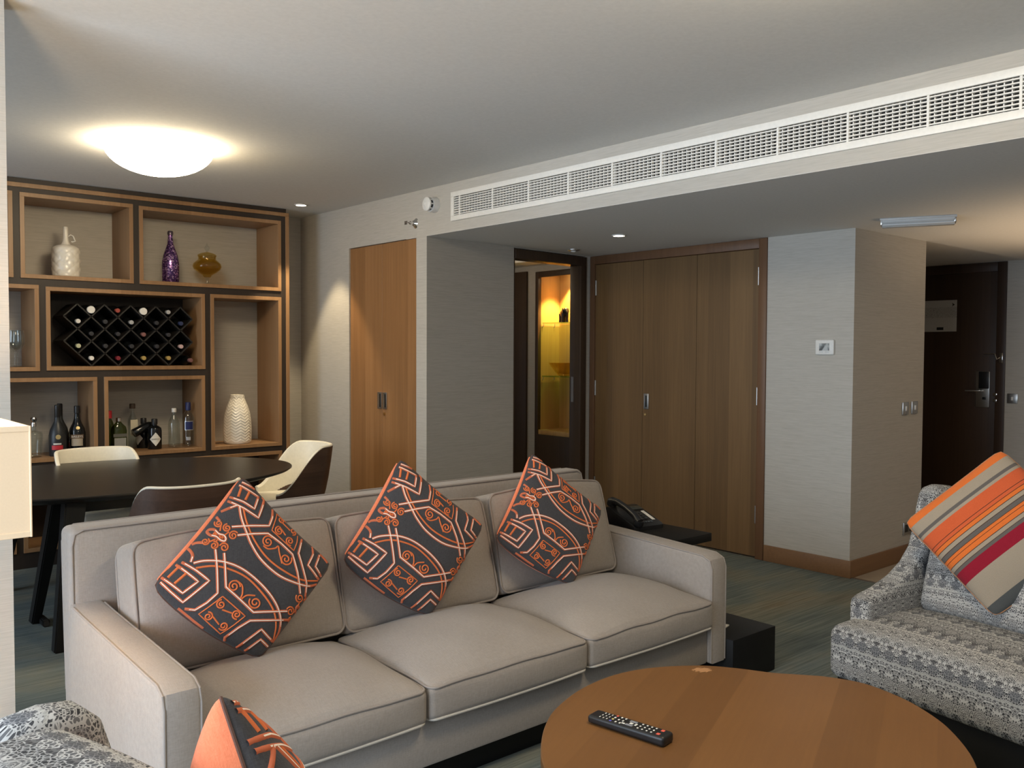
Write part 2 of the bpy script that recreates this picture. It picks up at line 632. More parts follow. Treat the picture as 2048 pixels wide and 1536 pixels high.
# right wall with the flush closet (opening Y 5.172-6.09)
bm = NB()
CY0, CY1 = 5.172, 6.090
box(bm, XW, XW + .2, 5.066, CY0, 0, ZC + .1)
box(bm, XW, XW + .2, 5.046, 5.066, ZS + .002, ZC + .1)
box(bm, XW, XW + .010, 5.0475, 5.066, 0, ZS + .002)
box(bm, XW + .15, XW + .2, CY0, CY1, 0, ZS + .002)  # unseen backing added to stop light leaking round the closet leaves
box(bm, XW, XW + .2, CY1, YB + .1, 0, ZC + .1)
box(bm, XW, XW + .2, CY0, CY1, ZS + .002, ZC + .1)
struct('wall_closet', bm, MATS['wall'])
struct('wall_back', B(X0 - .1, XW, YB, YB + .1, 0, ZC + .1), MATS['wall'])
struct('wall_left', B(X0, 0.645, 3.22, 3.36, 0, ZC), MATS['wall'])
bm = NB()
for (a, b, c, d) in ((Y0 - .1, 0.0, 0, ZC), (2.7, 4.1, 0, ZC), (6.1, 7.0, 0, ZC), (0.0, 2.7, 0, .35), (4.1, 6.1, 0, .35), (0.0, 2.7, 2.4, ZC), (4.1, 6.1, 2.4, ZC)):
    box(bm, X0 - .1, X0, a, b, c, d)
struct('wall_window', bm, MATS['wall'])
struct('wall_front', B(X0 - .1, XF + .1, Y0 - .1, Y0, 0, ZC + .1), MATS['wall'])
for i, (a, b) in enumerate(((0.0, 2.7), (4.1, 6.1))):
    bm = NB()
    for q in (a, (a + b) / 2 - .025, b - .05):
        box(bm, X0 - .08, X0 - .03, q, q + .05, .35, 2.4)
    for q in (.35, 2.35):
        box(bm, X0 - .08, X0 - .03, a, b, q, q + .05)
    w = struct('window_%d' % (i + 1), bm, MATS['white'])
# recess left wall, slightly splayed: from (3.584,5.046) to (5.40,5.197)
wa, wb = Vector((XW + .0, 5.046, 0)), Vector((5.50, 5.2055, 0))
wd = (wb - wa).normalized()
wn = Vector((-wd.y, wd.x, 0))          # points to +Y (away from the room)


def wallM():
    return Matrix(((wd.x, wn.x, 0, wa.x), (wd.y, wn.y, 0, wa.y), (0, 0, 1, 0), (0, 0, 0, 1)))


WM = wallM()
S0, S1 = 0.866, 1.722                    # door opening along the wall
bm = NB()
box(bm, 0.0, S0, 0, .105, 0, ZS + .12, M=WM)
box(bm, S1, 1.95, 0, .105, 0, ZS + .12, M=WM)
box(bm, S0, S1, 0, .105, ZS - .005, ZS + .12, M=WM)
struct('wall_recess', bm, MATS['wall'])
# dark door frame in the recess wall
dr = struct('door_1', B(S0 - .0, S0 + .012, .0, .108, 0, ZS - .012, M=WM), MATS['doorframe'])
bm = NB()
box(bm, S0 + .012, S1, -.012, .11, ZS - .085, ZS - .012, .003, M=WM)
mesh_obj('head_jamb', bm, MATS['doorframe'], dr)
bm = NB()
box(bm, S1 - .072, S1, -.012, .108, 0, ZS - .085, .003, M=WM)
mesh_obj('side_jamb', bm, MATS['doorframe'], dr)
bm = NB()
sj = S1 - .072
box(bm, sj - .003, sj, .062, .088, 1.035, 1.245, M=WM)
box(bm, sj - .008, sj - .003, .058, .070, 1.165, 1.215, .001, M=WM)
mesh_obj('strike_plate', bm, MATS['steel'], dr)

# wardrobe wall, return wall
struct('wall_right', B(XR, XR + .12, YR, 3.493, 0, ZS + .02), MATS['wall'])
struct('wall_return', B(XR + .12, 6.365, YR, YR + .14, 0, ZS + .05), MATS['wall'])
bm = NB()
box(bm, XF, XF + .1, Y0, 3.106, 0, ZH + .1)
box(bm, XF, XF + .1, 3.106, 5.0, ZH - .004, ZH + .1)
box(bm, XF + .065, XF + .1, 3.0, 4.2, 0, ZH)  # unseen panel added behind the entry door to block stray sky light
box(bm, XF, XF + .1, 4.08, 5.0, 0, ZH)
struct('wall_entry', bm, MATS['wall'])
struct('wall_hall', B(6.365, XF + .1, 4.9, 5.0, 0, ZH + .1), MATS['wall'])
struct('wall_hall_side', B(6.30, 6.365, YR + .14, 5.0, 0, ZH + .1), MATS['wall'])
# inner lobby behind the recess door
bm = NB()
box(bm, 5.80, 5.9, 6.348, 7.2, 0, 2.4)
box(bm, 5.80, 5.9, 5.25, 6.348, 2.225, 2.4)
box(bm, 5.80, 5.9, 5.25, 5.5, 0, 2.225)
struct('wall_lobby', bm, MATS['wall'])
struct('ceiling_lobby', B(3.8, 6.3, 5.3, 7.3, 2.345, 2.44), MATS['ceiling'])
struct('wall_lobby_end', B(3.8, 5.9, 7.2, 7.3, 0, 2.44), MATS['wall'])
ld = struct('door_2', B(5.775, 5.797, 6.46, 7.19, 0, 2.235, .002), MATS['doorframe'])

struct('baseboard_right', B(XR - .014, XR, YR - .014, 3.487, 0, .112, .003), MATS['baseb'])
struct('baseboard_return', B(XR, 6.365, YR - .014, YR, 0, .112, .003), MATS['baseb'])
struct('baseboard_entry', B(XF - .014, XF, Y0, 3.09, 0, .112), MATS['baseb'])
struct('trim_1', B(5.357, 5.387, Y0, YR - .016, -.001, .004), MATS['steel'])

# flush closet doors
cl = struct('door_3', B(XW + .012, XW + .045, CY0 + .003, CY0 + .004, 0.005, .006), MATS['closet'])
for a, b in ((CY0 + .003, 5.6275), (5.6305, CY1 - .003)):
    lf = mesh_obj('door_leaf', B(XW + .010, XW + .045, a, b, 0.006, ZS - .002, .0015, 1), MATS['closet'], cl)
for a in (5.590, 5.660):
    bm = NB()
    box(bm, XW + .002, XW + .0098, a - .026, a + .026, 1.022, 1.146, .002)
    box(bm, XW + .000, XW + .002, a - .020, a - .004, 1.034, 1.134, .0008, mi=1)
    mesh_obj('recessed_pull', bm, [MATS['steel'], MATS['blackmatte']], cl)
mesh_obj('keyhole', lathe(NB(), [(0, 0), (.011, 0), (.011, .008), (.004, .009), (0, .007)], seg=20,
         M=Matrix.Translation((XW + .0098, 5.597, .985)) @ Matrix.Rotation(-PI / 2, 4, 'Y')), MATS['brass'], cl)

# ---------------------------------------------------------------- wardrobe
WX = XR
wt = thing('wardrobe', 'tall brown veneer wardrobe with three flush doors built into the recess wall', 'wardrobe', (WX, 4.34, 0))
bm = NB()
box(bm, WX - .012, WX + .43, 3.493, 3.557, 0, ZS - .002, .002)
box(bm, WX - .012, WX + .43, 5.135, 5.187, 0, ZS - .002, .002)
box(bm, WX - .012, WX + .43, 3.557, 5.135, 2.18, ZS - .002, .002)
box(bm, WX + .40, WX + .45, 3.557, 5.135, 0, 2.18)
mesh_obj('carcass', bm, MATS['frame'], wt, True)
for a, b in ((3.559, 4.0945), (4.0975, 4.6155), (4.6185, 5.133)):
    d = mesh_obj('door', B(WX + .002, WX + .024, a, b, .012, 2.177, .0015, 1), MATS['wardrobe'], wt, True)
    if a > 4.0 and a < 4.5:
        bm = NB()
        box(bm, WX - .004, WX + .003, 4.549, 4.598, 1.005, 1.127, .0015)
        box(bm, WX - .005, WX - .004, 4.566, 4.580, 1.022, 1.112, .0005, mi=1)
        mesh_obj('recessed_pull', bm, [MATS['steel'], MATS['blackmatte']], d, True)
        mesh_obj('keyhole', lathe(NB(), [(0, 0), (.010, 0), (.010, .006), (.004, .007), (0, .005)], seg=20,
                 M=Matrix.Translation((WX + .002, 4.583, .962)) @ Matrix.Rotation(-PI / 2, 4, 'Y')), MATS['brass'], d, True)
for yy, zs in ((5.126, (1.985, 1.155, .35)), (3.582, (1.987, 1.147, .312))):
    for zc in zs:
        bm = NB()
        lathe(bm, [(0, -.062), (.0065, -.062), (.0065, .062), (0, .062)], (WX - .002, yy if yy > 4 else yy - .02, zc), 10)
        mesh_obj('hinge', bm, MATS['steel'], wt, True)

# ---------------------------------------------------------------- lit display niche in the lobby
nt = thing('display_cabinet', 'lit amber wooden display niche with glass shelves seen through the open doorway', 'cabinet', (5.95, 6.0, 0))
bm = NB()
N0, N1 = 5.52, 6.305
box(bm, 5.79, 5.83, N1, 6.346, .02, 2.222, .002)
box(bm, 5.79, 5.83, 5.502, N0, .02, 2.222, .002)
box(bm, 5.79, 5.83, N0, N1, 2.17, 2.222, .002)
box(bm, 5.79, 5.83, N0, N1, .02, .655, .002)
mesh_obj('frame', bm, MATS['doorframe'], nt, True)
bm = NB()
box(bm, 6.078, 6.1, N0 - .02, N1 + .02, .6, 2.27)
box(bm, 5.83, 6.1, N1, N1 + .02, .6, 2.27)
box(bm, 5.83, 6.1, N0 - .02, N0, .6, 2.27)
box(bm, 5.83, 6.1, N0, N1, 2.25, 2.27)
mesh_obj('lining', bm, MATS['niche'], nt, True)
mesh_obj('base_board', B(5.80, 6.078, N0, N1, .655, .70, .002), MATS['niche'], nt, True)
for z in (1.735, 1.222):
    sh = mesh_obj('glass_shelf', B(5.835, 6.075, N0 + .004, N1 - .012, z - .010, z, .001, 1), MATS['greenglass'], nt, True)
    for xx in (5.85, 6.0):
        mesh_obj('shelf_pin', tube(NB(), [(xx, N1 - .001, z - .040), (xx, N1 - .012, z - .040), (xx, N1 - .014, z - .011)], .0035, 8), MATS['steel'], sh, True)
bm = NB()
lathe(bm, [(.043, 0), (.043, -.006), (.034, -.008), (.033, 0)], (5.955, 6.098, 2.25), 28)
mesh_obj('downlight_ring', bm, MATS['steel'], nt, True)
mesh_obj('downlight_lens', lathe(NB(), [(0, -.004), (.033, -.004), (.033, 0)], (5.955, 6.098, 2.25), 24), m_emit('niche_lamp', (1, .8, .5), 30), nt, True)
light('niche_light', 'SPOT', (5.955, 6.098, 2.238), 75, (1.0, 0.62, 0.19), spot_size=math.radians(78), spot_blend=0.35, shadow_soft_size=0.03)

# elephant figurine
el = thing('elephant_figurine', 'small dark elephant figurine on the upper glass shelf of the lit niche', 'figurine', (5.955, 6.115, 1.7355))
S = .075


def ball(bm, c, r, sx=1, sy=1, sz=1):
    s = NB()
    bmesh.ops.create_uvsphere(s, u_segments=16, v_segments=10, radius=r)
    merge(bm, s, 0, Matrix.Translation(c) @ Matrix.Diagonal((sx, sy, sz, 1)))


bm = NB()
ball(bm, (0, .01, .082), .043, .8, 1.15, .85)
ball(bm, (0, -.045, .105), .028, .85, 1, 1.05)
for sx in (-1, 1):
    for yy in (.04, -.02):
        tube(bm, [(sx * .02, yy, .08), (sx * .022, yy, .03), (sx * .022, yy, 0)], .012, 10, radii=[.016, .012, .014])
tube(bm, [(0, -.065, .105), (0, -.083, .085), (0, -.086, .05), (0, -.092, .03)], .008, 8, radii=[.014, .010, .008, .006])
tube(bm, [(0, .06, .085), (0, .068, .06)], .003, 6)
mesh_obj('body', bm, MATS['black'], el)
for sx in (-1, 1):
    bm = NB()
    ball(bm, (sx * .026, -.034, .105), .024, .25, .8, 1.1)
    mesh_obj('ear', bm, MATS['black'], el)
bm = NB()
ball(bm, (0, .006, .114), .026, .9, 1.1, .4)
mesh_obj('saddle_cloth', bm, simple('ivory', (.75, .68, .55), .4), el)
el.rotation_euler = (0, 0, math.radians(-25))
el.scale = (1.05, 1.05, 1.05)

bw = tag(mesh_obj('glass_bowl', lathe(NB(), [(0, 0), (.062, 0), (.068, .012), (.105, .05), (.148, .10), (.166, .128), (.170, .132), (.164, .131), (.143, .103), (.10, .055), (.06, .018), (0, .014)], seg=48), MATS['amber']),
         'amber glass bowl on the lower glass shelf of the lit niche', 'bowl')
bw.location = (5.925, 6.085, 1.2225)
bw.scale = (.64, 1.05, .95)

# ---------------------------------------------------------------- air grille
vt = thing('air_vent', 'long white air conditioning grille in the bulkhead above the recess', 'vent', (XW, 2.7, VZ0))
bm = NB()
fx = XW - .012
box(bm, fx, XW + .004, VY0, VY1, VZ1 - .033, VZ1, .002)
box(bm, fx, XW + .004, VY0, VY1, VZ0, VZ0 + .033, .002)
box(bm, fx, XW + .004, VY1 - .033, VY1, VZ0 + .033, VZ1 - .033, .002)
box(bm, fx, XW + .004, VY0, VY0 + .033, VZ0 + .033, VZ1 - .033, .002)
mesh_obj('frame', bm, MATS['vent'], vt, True)
bm = NB()
za, zb = VZ0 + .033, VZ1 - .033
for i in range(8):
    z = za + (i + .5) * (zb - za) / 8
    box(bm, XW - .006, XW + .006, VY0 + .033, VY1 - .033, z - .0026, z + .0026)
mesh_obj('louvre_bank', bm, MATS['vent'], vt, True)
bm = NB()
y = VY1 - .033
while y > VY0 + .04:
    box(bm, XW + .007, XW + .024, y - .0022, y + .0022, za, zb)
    y -= .0285
mesh_obj('rear_vane_bank', bm, MATS['vent'], vt, True)
y = 4.665
for y in [4.665] + [4.325 - .3395 * i for i in range(11)]:
    mesh_obj('divider', B(XW - .008, XW + .007, y - .005, y + .005, za, zb), MATS['vent'], vt, True)
mesh_obj('duct_back', B(XW + .10, XW + .12, VY0 + .03, VY1 - .03, za - .01, zb + .01), MATS['ventdark'], vt, True)

# ---------------------------------------------------------------- small ceiling and wall fittings
RY = Matrix.Rotation(-PI / 2, 4, 'Y')       # local +z -> world -x

sd = thing('smoke_detector', 'round white smoke detector on the wall left of the air grille', 'smoke detector', (XW, 4.945, 2.45))
M = RY
mesh_obj('base', lathe(NB(), [(0, 0), (.053, 0), (.053, .012), (.050, .045), (0, .045)], seg=40, M=M), MATS['white'], sd)
mesh_obj('sensor_head', lathe(NB(), [(0, .06), (.036, .06), (.046, .066), (.047, .076), (.036, .084), (.012, .085), (.008, .082), (0, .082)], seg=40, M=M), MATS['white'], sd)
bm = NB()
lathe(bm, [(0, .045), (.037, .045), (.037, .06), (0, .06)], seg=30, M=M)
mesh_obj('chamber_slot', bm, MATS['black'], sd)
for k in range(8):
    a = 2 * PI * k / 8
    mesh_obj('chamber_rib', B(-.004, .004, -.004, .004, .044, .068, M=M @ Matrix.Translation((.041 * math.cos(a), .041 * math.sin(a), 0))), MATS['white'], sd)

sp = thing('fire_sprinkler', 'chrome sidewall fire sprinkler above the closet doors', 'sprinkler', (XW, 5.176, 2.35))
mesh_obj('escutcheon', lathe(NB(), [(0, 0), (.036, 0), (.036, .004), (.026, .014), (.016, .026), (0, .026)], seg=32, M=M), MATS['chrome'], sp)
bm = NB()
lathe(bm, [(0, .02), (.012, .02), (.012, .05), (.008, .052), (0, .052)], seg=20, M=M)
for s_ in (-1, 1):
    tube(bm, [(-.045, s_ * .010, 0), (-.065, s_ * .014, 0), (-.08, s_ * .004, 0)], .003, 8)
box(bm, -.086, -.080, -.016, .016, .004, .007)
box(bm, -.086, -.083, -.016, .016, -.016, .008)
mesh_obj('nozzle', bm, MATS['chrome'], sp)

dl_em = m_emit('downlight_lens', (1, .90, .72), 9)


def downlight(x, y, z, label, group='recessed ceiling downlights'):
    t = thing('downlight', label, 'downlight', (x, y, z), 0, group)
    mesh_obj('trim_ring', lathe(NB(), [(.045, 0), (.050, -.002), (.049, -.006), (.040, -.008), (.038, -.002), (.038, 0)], seg=36), MATS['white'], t)
    mesh_obj('lens', lathe(NB(), [(0, -.004), (.038, -.004), (.038, 0)], seg=30), dl_em, t)
    return t


downlight(3.25, 6.236, ZC, 'small lit downlight in the ceiling near the bookcase end')
downlight(4.518, 4.109, ZS, 'small lit downlight in the recess soffit before the wardrobe')
light('downlight_beam', 'SPOT', (3.25, 6.236, ZC - .012), 55, (1.0, .80, .50), spot_size=math.radians(64), spot_blend=0.35, shadow_soft_size=0.03)
light('downlight_beam', 'SPOT', (4.518, 4.109, ZS - .012), 5, (1.0, .80, .52), spot_size=math.radians(95), spot_blend=0.7, shadow_soft_size=0.03)

sn = thing('motion_sensor', 'flush metal motion sensor in the soffit beside the doorway', 'sensor', (4.894, 4.925, ZS))
mesh_obj('ring', lathe(NB(), [(.0, 0), (.048, 0), (.046, -.008), (.030, -.012), (0, -.012)], seg=32), MATS['steel'], sn)
mesh_obj('lens', lathe(NB(), [(0, -.024), (.012, -.022), (.022, -.016), (.024, -.011)], seg=24), MATS['white'], sn)

# emergency batten
eb = thing('emergency_light', 'unlit emergency batten light with ribbed diffuser on the soffit', 'emergency light', (5.235, 2.40, ZS), math.atan2(-.365, .167))
mesh_obj('tray', B(-.205, .205, -.062, .062, -.014, 0, .003), simple('grey_tray', (.45, .45, .44), .4), eb)
dif = NT('ribbed_diffuser')
xx = dif.xyz(dif.obj())
rib = dif.math('SINE', dif.math('MULTIPLY', xx[1], 420))
dif.set(Base__Color=dif.mix(dif.math('MULTIPLY_ADD', rib, .5, .5), (.42, .43, .43), (.62, .63, .63)), Roughness=.25, Transmission__Weight=.0)
dif.bump(rib, .5, .003)
prof = [(-.055, -.014), (-.050, -.032), (-.030, -.050), (.030, -.050), (.050, -.032), (.055, -.014)]
mesh_obj('diffuser', prism(NB(), prof, -.195, .195, 'yz', .004), dif.m, eb)
for s_ in (-1, 1):
    mesh_obj('end_clip', B(s_ * .196 - .006, s_ * .196 + .006, -.05, .05, -.038, -.012, .002), MATS['steel'], eb)

# thermostat
th = thing('thermostat', 'white square thermostat with grey screen on the pale wall', 'thermostat', (XR, 3.048, 1.49))
bm = NB()
rbox(bm, (-.009, 0, 0), (.010, .066, .050), .009, 3)
mesh_obj('case', bm, MATS['white'], th)
scr = NT('thermostat_screen')
s1 = scr.noise(scr.scale(scr.obj(), (1, 20, 14)), 1.3, 2)
scr.set(Base__Color=scr.ramp(s1, [(.40, (.10, .11, .115)), (.52, (.34, .36, .36)), (.6, (.50, .52, .52))]), Roughness=.15)
mesh_obj('screen', B(-.0205, -.0188, -.036, .036, -.022, .026, .0005, 1), scr.m, th)
bm = NB()
box(bm, -.0205, -.0188, -.036, -.006, -.034, -.027, .0005)
box(bm, -.0205, -.0188, .006, .036, -.034, -.027, .0005)
mesh_obj('button_bar', bm, simple('pale_grey', (.55, .56, .56), .4), th)

# switches
def switch(name, label, loc, facing, w=.088, group=None, cat='switch'):
    t = thing(name, label, cat, loc, 0 if facing == 'y' else -PI / 2, group)
    mesh_obj('plate', B(-w / 2, w / 2, -.010, 0, -.044, .044, .003), MATS['steel'], t)
    mesh_obj('rocker', B(-.009, .009, -.015, -.010, -.016, .016, .002), MATS['white'], t)
    return t


switch('light_switch', 'steel light switch plate nearer the wall corner by the hall', (6.085, YR, 1.070), 'y')
switch('light_switch', 'steel light switch plate nearer the dark entry door end of the return wall', (6.222, YR, 1.072), 'y')
switch('light_switch', 'steel light switch on the wall right of the entry door', (XF, 3.040, 1.054), 'x')
so = thing('wall_socket', 'dark metal power socket low on the return wall behind the patterned armchair', 'socket', (6.165, YR, .225))
mesh_obj('plate', B(-.075, .075, -.010, 0, -.044, .044, .003), MATS['steel'], so)
for dx in (-.035, .035):
    mesh_obj('outlet_insert', B(dx - .024, dx + .024, -.0125, -.0095, -.024, .028, .001), MATS['black'], so)

# ---------------------------------------------------------------- entry door
ed = struct('door_4', B(XF + .01, XF + .05, 3.19, 4.02, .005, 2.20, .002), MATS['entry'])
bm = NB()
box(bm, XF - .012, XF + .06, 3.106, 3.186, 0, ZH - .004, .003)
box(bm, XF - .012, XF + .06, 4.024, 4.08, 0, ZH - .004, .003)
box(bm, XF - .012, XF + .06, 3.186, 4.024, 2.196, ZH - .004, .003)
mesh_obj('door_frame', bm, MATS['entry'], ed)
bm = NB()
box(bm, XF - .004, XF + .012, 3.236, 3.356, .964, 1.292, .004)
lk = mesh_obj('lock_plate', bm, MATS['steel'], ed)
mesh_obj('card_reader', B(XF - .022, XF - .003, 3.238, 3.325, 1.135, 1.29, .005), MATS['black'], lk)
bm = NB()
tube(bm, [(XF - .003, 3.30, 1.115), (XF - .055, 3.30, 1.115), (XF - .058, 3.32, 1.115), (XF - .058, 3.425, 1.113)], .009, 10)
mesh_obj('lever', bm, MATS['steel'], lk)
mesh_obj('thumb_turn', B(XF - .02, XF - .003, 3.262, 3.292, 1.035, 1.058, .004), MATS['black'], lk)
bm = NB()
for z in (1.03, 1.085):
    box(bm, XF - .016, XF + .012, 3.168, 3.202, z - .014, z + .014, .004)
mesh_obj('latch_keep', bm, MATS['chrome'], ed)
bm = NB()
box(bm, XF - .02, XF - .011, 3.125, 3.155, 1.37, 1.46, .002)
tube(bm, [(XF - .018, 3.15, 1.42), (XF - .03, 3.17, 1.40), (XF - .018, 3.19, 1.452), (XF - .012, 3.29, 1.455)], .006, 8)
mesh_obj('door_guard', bm, MATS['chrome'], ed)
ep = thing('evacuation_notice', 'pale evacuation plan sheet fixed to the dark entry door', 'notice', (XF + .01, 3.70, 1.81))
mp = NT('plan_print')
v = mp.obj()
ln = mp.n('ShaderNodeTexVoronoi', _feature='DISTANCE_TO_EDGE', Vector=mp.scale(v, (1, 26, 20))).outputs['Distance']
x_, y_, z_ = mp.xyz(v)
reg = mp.math('LESS_THAN', mp.math('ABSOLUTE', mp.math('SUBTRACT', z_, .03)), .05)
mp.set(Base__Color=mp.mix(mp.math('MULTIPLY', mp.math('LESS_THAN', ln, .05), reg), (.55, .55, .54), (.22, .22, .23)), Roughness=.35)
mesh_obj('sheet', B(-.006, 0, -.158, .15, -.15, .145, .001, 1), mp.m, ep)
mesh_obj('caption_block', B(-.0075, -.006, -.04, .022, -.135, -.108), MATS['black'], ep)
mesh_obj('compass_mark', prism(NB(), [(-.14, .10), (-.115, .118), (-.122, .10), (-.115, .085)], -.0075, -.006, 'yz'), MATS['black'], ep)

# ---------------------------------------------------------------- ceiling domes
domeglass = m_emit('opal_dome_glow', (1.0, .82, .55), 23)


def dome(label, x, y):
    t = thing('ceiling_light', label, 'ceiling light', (x, y, ZC), 0, 'round opal ceiling lights')
    mesh_obj('base_ring', lathe(NB(), [(.0, 0), (.272, 0), (.274, -.006), (.270, -.012), (.0, -.012)], seg=48), MATS['white'], t)
    pr = [(0.001, -.165)] + [(.285 * math.sin(a), -.012 - .153 * math.cos(a)) for a in [PI / 2 * k / 10 for k in range(1, 11)]]
    mesh_obj('diffuser', lathe(NB(), [(0, -.165)] + pr[1:], seg=48), domeglass, t)
    return t


dome('round opal dome light glowing on the ceiling above the dining table', 1.74, 4.97)
dome('round opal dome light on the ceiling above the coffee table', 2.0, 1.12)

# ---------------------------------------------------------------- bookcase
bc = thing('bookcase', 'tall dark bookcase wall with oak-lined open compartments behind the dining table', 'bookcase', (1.8, YS, 0))
BX0, BX1 = -.60, 3.283
TB = .027
boxes = [(.45, 1.331, 1.922, 2.482), (1.373, 2.087, 1.922, 2.480), (2.128, 3.213, 1.922, 2.474),
         (.70, 1.479, 1.309, 1.880), (1.520, 2.598, 1.312, 1.872), (2.640, 3.213, .700, 1.874),
         (.95, 1.836, .700, 1.265), (1.881, 2.594, .700, 1.265),
         (.40, 1.325, .105, .660), (1.367, 2.28, .105, .660), (2.322, 3.213, .105, .660), (-.5, .41, 1.922, 2.482), (-.5, .66, 1.309, 1.88), (-.5, .91, .70, 1.265), (-.5, .36, .105, .66)]
# dark face panel with rectangular holes: built from a grid of cells
xs = sorted(set([BX0, BX1 - .03] + [q for b in boxes for q in b[:2]]))
zs = sorted(set([0.0, 2.512] + [q for b in boxes for q in b[2:]]))
bm = NB()
for i in range(len(xs) - 1):
    run = None
    for k in range(len(zs)):
        inside = True
        if k < len(zs) - 1:
            cx, cz = (xs[i] + xs[i + 1]) / 2, (zs[k] + zs[k + 1]) / 2
            inside = any(b[0] < cx < b[1] and b[2] < cz < b[3] for b in boxes)
        if not inside and run is None:
            run = zs[k]
        if inside and run is not None:
            box(bm, xs[i], xs[i + 1], YS + .006, YS + .03, run, zs[k])
            run = None
mesh_obj('face_panel', bm, MATS['espresso'], bc, True)
bm = NB()
box(bm, BX0, BX1, YS, YB, 2.513, 2.541, .001, 1)
box(bm, BX1 - .030, BX1, YS, YB, 0, 2.513, .001, 1)
mesh_obj('outer_edge', bm, MATS['oak'], bc, True)
mesh_obj('top_filler', B(BX0, BX1 - .02, YS + .012, YS + .03, 2.541, ZC - .002), MATS['espresso'], bc, True)
mesh_obj('rear_skirting', B(BX0, BX1 - .03, YS + .03, YS + .05, 0, .10), MATS['espresso'], bc, True)
for b in boxes:
    bm = NB()
    x0, x1, z0, z1 = b
    y0, y1 = YS - .004, YB - .004
    box(bm, x0, x1, y0, y1, z1 - TB, z1, .001, 1)
    box(bm, x0, x1, y0, y1, z0, z0 + TB, .001, 1)
    box(bm, x0, x0 + TB, y0, y1, z0 + TB, z1 - TB, .001, 1)
    box(bm, x1 - TB, x1, y0, y1, z0 + TB, z1 - TB, .001, 1)
    mesh_obj('oak_compartment', bm, MATS['oak'], bc, True)
    if b == boxes[4] or b[3] < .67:
        mesh_obj('dark_back_panel', B(x0 + TB, x1 - TB, y1 - .012, y1 - .002, z0 + TB, z1 - TB), MATS['espresso'], bc, True)

# --- ornaments on the shelves
YG = 6.66
zt = 1.922 + TB
jug = thing('ceramic_jug', 'white quilted ceramic jug with tall neck in the top left compartment', 'jug', (1.688, YG, zt))


def quilt(a, z):
    if z > .205 or z < .01:
        return 0
    u = a * 8 / PI
    w = z * 34
    return .0045 * (abs(math.sin((u + w) * PI / 2)) * abs(math.sin((u - w) * PI / 2))) ** .5


pr = [(0, 0), (.078, 0), (.084, .006)]
pr += [(.085 + .002 * math.sin(PI * k / 40), .006 + .184 * k / 40) for k in range(1, 41)]
pr += [(.082, .202), (.072, .214), (.055, .222), (.036, .226), (.0, .226)]
mesh_obj('body', lathe(NB(), pr, seg=96, disp=quilt), MATS['ceramic'], jug, sharp=60)
mesh_obj('neck', lathe(NB(), [(.034, .224), (.027, .236), (.021, .25), (.018, .27), (.0165, .32), (.016, .345), (.014, .35), (.011, .348), (.011, .30), (0, .30)], seg=32), MATS['ceramic'], jug)
mesh_obj('handle', tube(NB(), [(.018, 0, .285), (.035, 0, .295), (.052, 0, .286), (.060, 0, .265), (.066, 0, .252), (.045, 0, .246), (.040, 0, .250)], .0042, 10), MATS['ceramic'], jug)
jug.rotation_euler = (0, 0, math.radians(-40))

pu = thing('mosaic_bottle', 'tall purple mirrored mosaic bottle in the top right compartment', 'bottle', (2.405, YG, zt))
mo = NT('purple_mosaic')
vo = mo.n('ShaderNodeTexVoronoi', Vector=mo.obj(), Scale=95.0, Randomness=.75)
ve = mo.n('ShaderNodeTexVoronoi', _feature='DISTANCE_TO_EDGE', Vector=mo.obj(), Scale=95.0, Randomness=.75)
hue = mo.xyz(vo.outputs['Color'])[0]
cc = mo.ramp(hue, [(0, (.06, .03, .14)), (.45, (.16, .07, .26)), (.75, (.40, .20, .50)), (1, (.70, .50, .75))])
cc = mo.mix(mo.math('LESS_THAN', ve.outputs['Distance'], .06), cc, (.03, .015, .05))
mo.set(Base__Color=cc, Roughness=.2, Metallic=.6)
mesh_obj('body', lathe(NB(), [(0, 0), (.056, 0), (.060, .006), (.061, .13), (.059, .165), (.050, .21), (.034, .255), (.022, .29), (.0175, .33), (.0165, .362), (0, .362)], seg=40), mo.m, pu)
mesh_obj('mouth_ring', lathe(NB(), [(.0165, .358), (.020, .36), (.021, .372), (.019, .384), (.015, .388), (.012, .384), (0, .38)], seg=30), simple('smoky', (.12, .09, .12), .15, .5), pu)

am = thing('glass_jar', 'round amber glass apothecary jar with lid right of the purple bottle', 'jar', (2.682, YG, zt))
mesh_obj('bowl', lathe(NB(), [(0, .062), (.025, .062), (.034, .078), (.070, .098), (.098, .122), (.106, .142), (.101, .164), (.080, .184), (.066, .196), (.064, .21), (.070, .226), (.066, .226), (.060, .21), (.062, .195), (.077, .181), (.097, .162), (.102, .142), (.094, .124), (.066, .102), (.030, .085), (0, .082)], seg=56), MATS['amber'], am)
mesh_obj('foot', lathe(NB(), [(0, 0), (.045, 0), (.044, .004), (.014, .012), (.010, .03), (.012, .05), (.022, .062), (0, .062)], seg=40), MATS['glass'], am)
ld_ = mesh_obj('lid', lathe(NB(), [(.070, .227), (.066, .234), (.045, .244), (.020, .250), (.010, .254), (0, .254)], seg=48), MATS['amber'], am)
mesh_obj('finial', lathe(NB(), [(0, .254), (.008, .256), (.012, .266), (.020, .278), (.020, .290), (.012, .300), (.006, .308), (.004, .318), (0, .322)], seg=28), MATS['glass'], ld_)

# chevron vase
vz = .700 + TB


def chev(a, z):
    if z < .012 or z > .372:
        return 0
    tri = abs(((a * 9 / (2 * PI)) % 1) - .5) * 2
    ph = z / .0225 + tri * 1.0
    return .0035 * (1 - abs((ph % 1) - .5) * 2) - .001


pr = []
R_ = [(0, .096), (.02, .103), (.10, .106), (.18, .103), (.24, .094), (.29, .079), (.33, .062), (.352, .054), (.38, .052)]


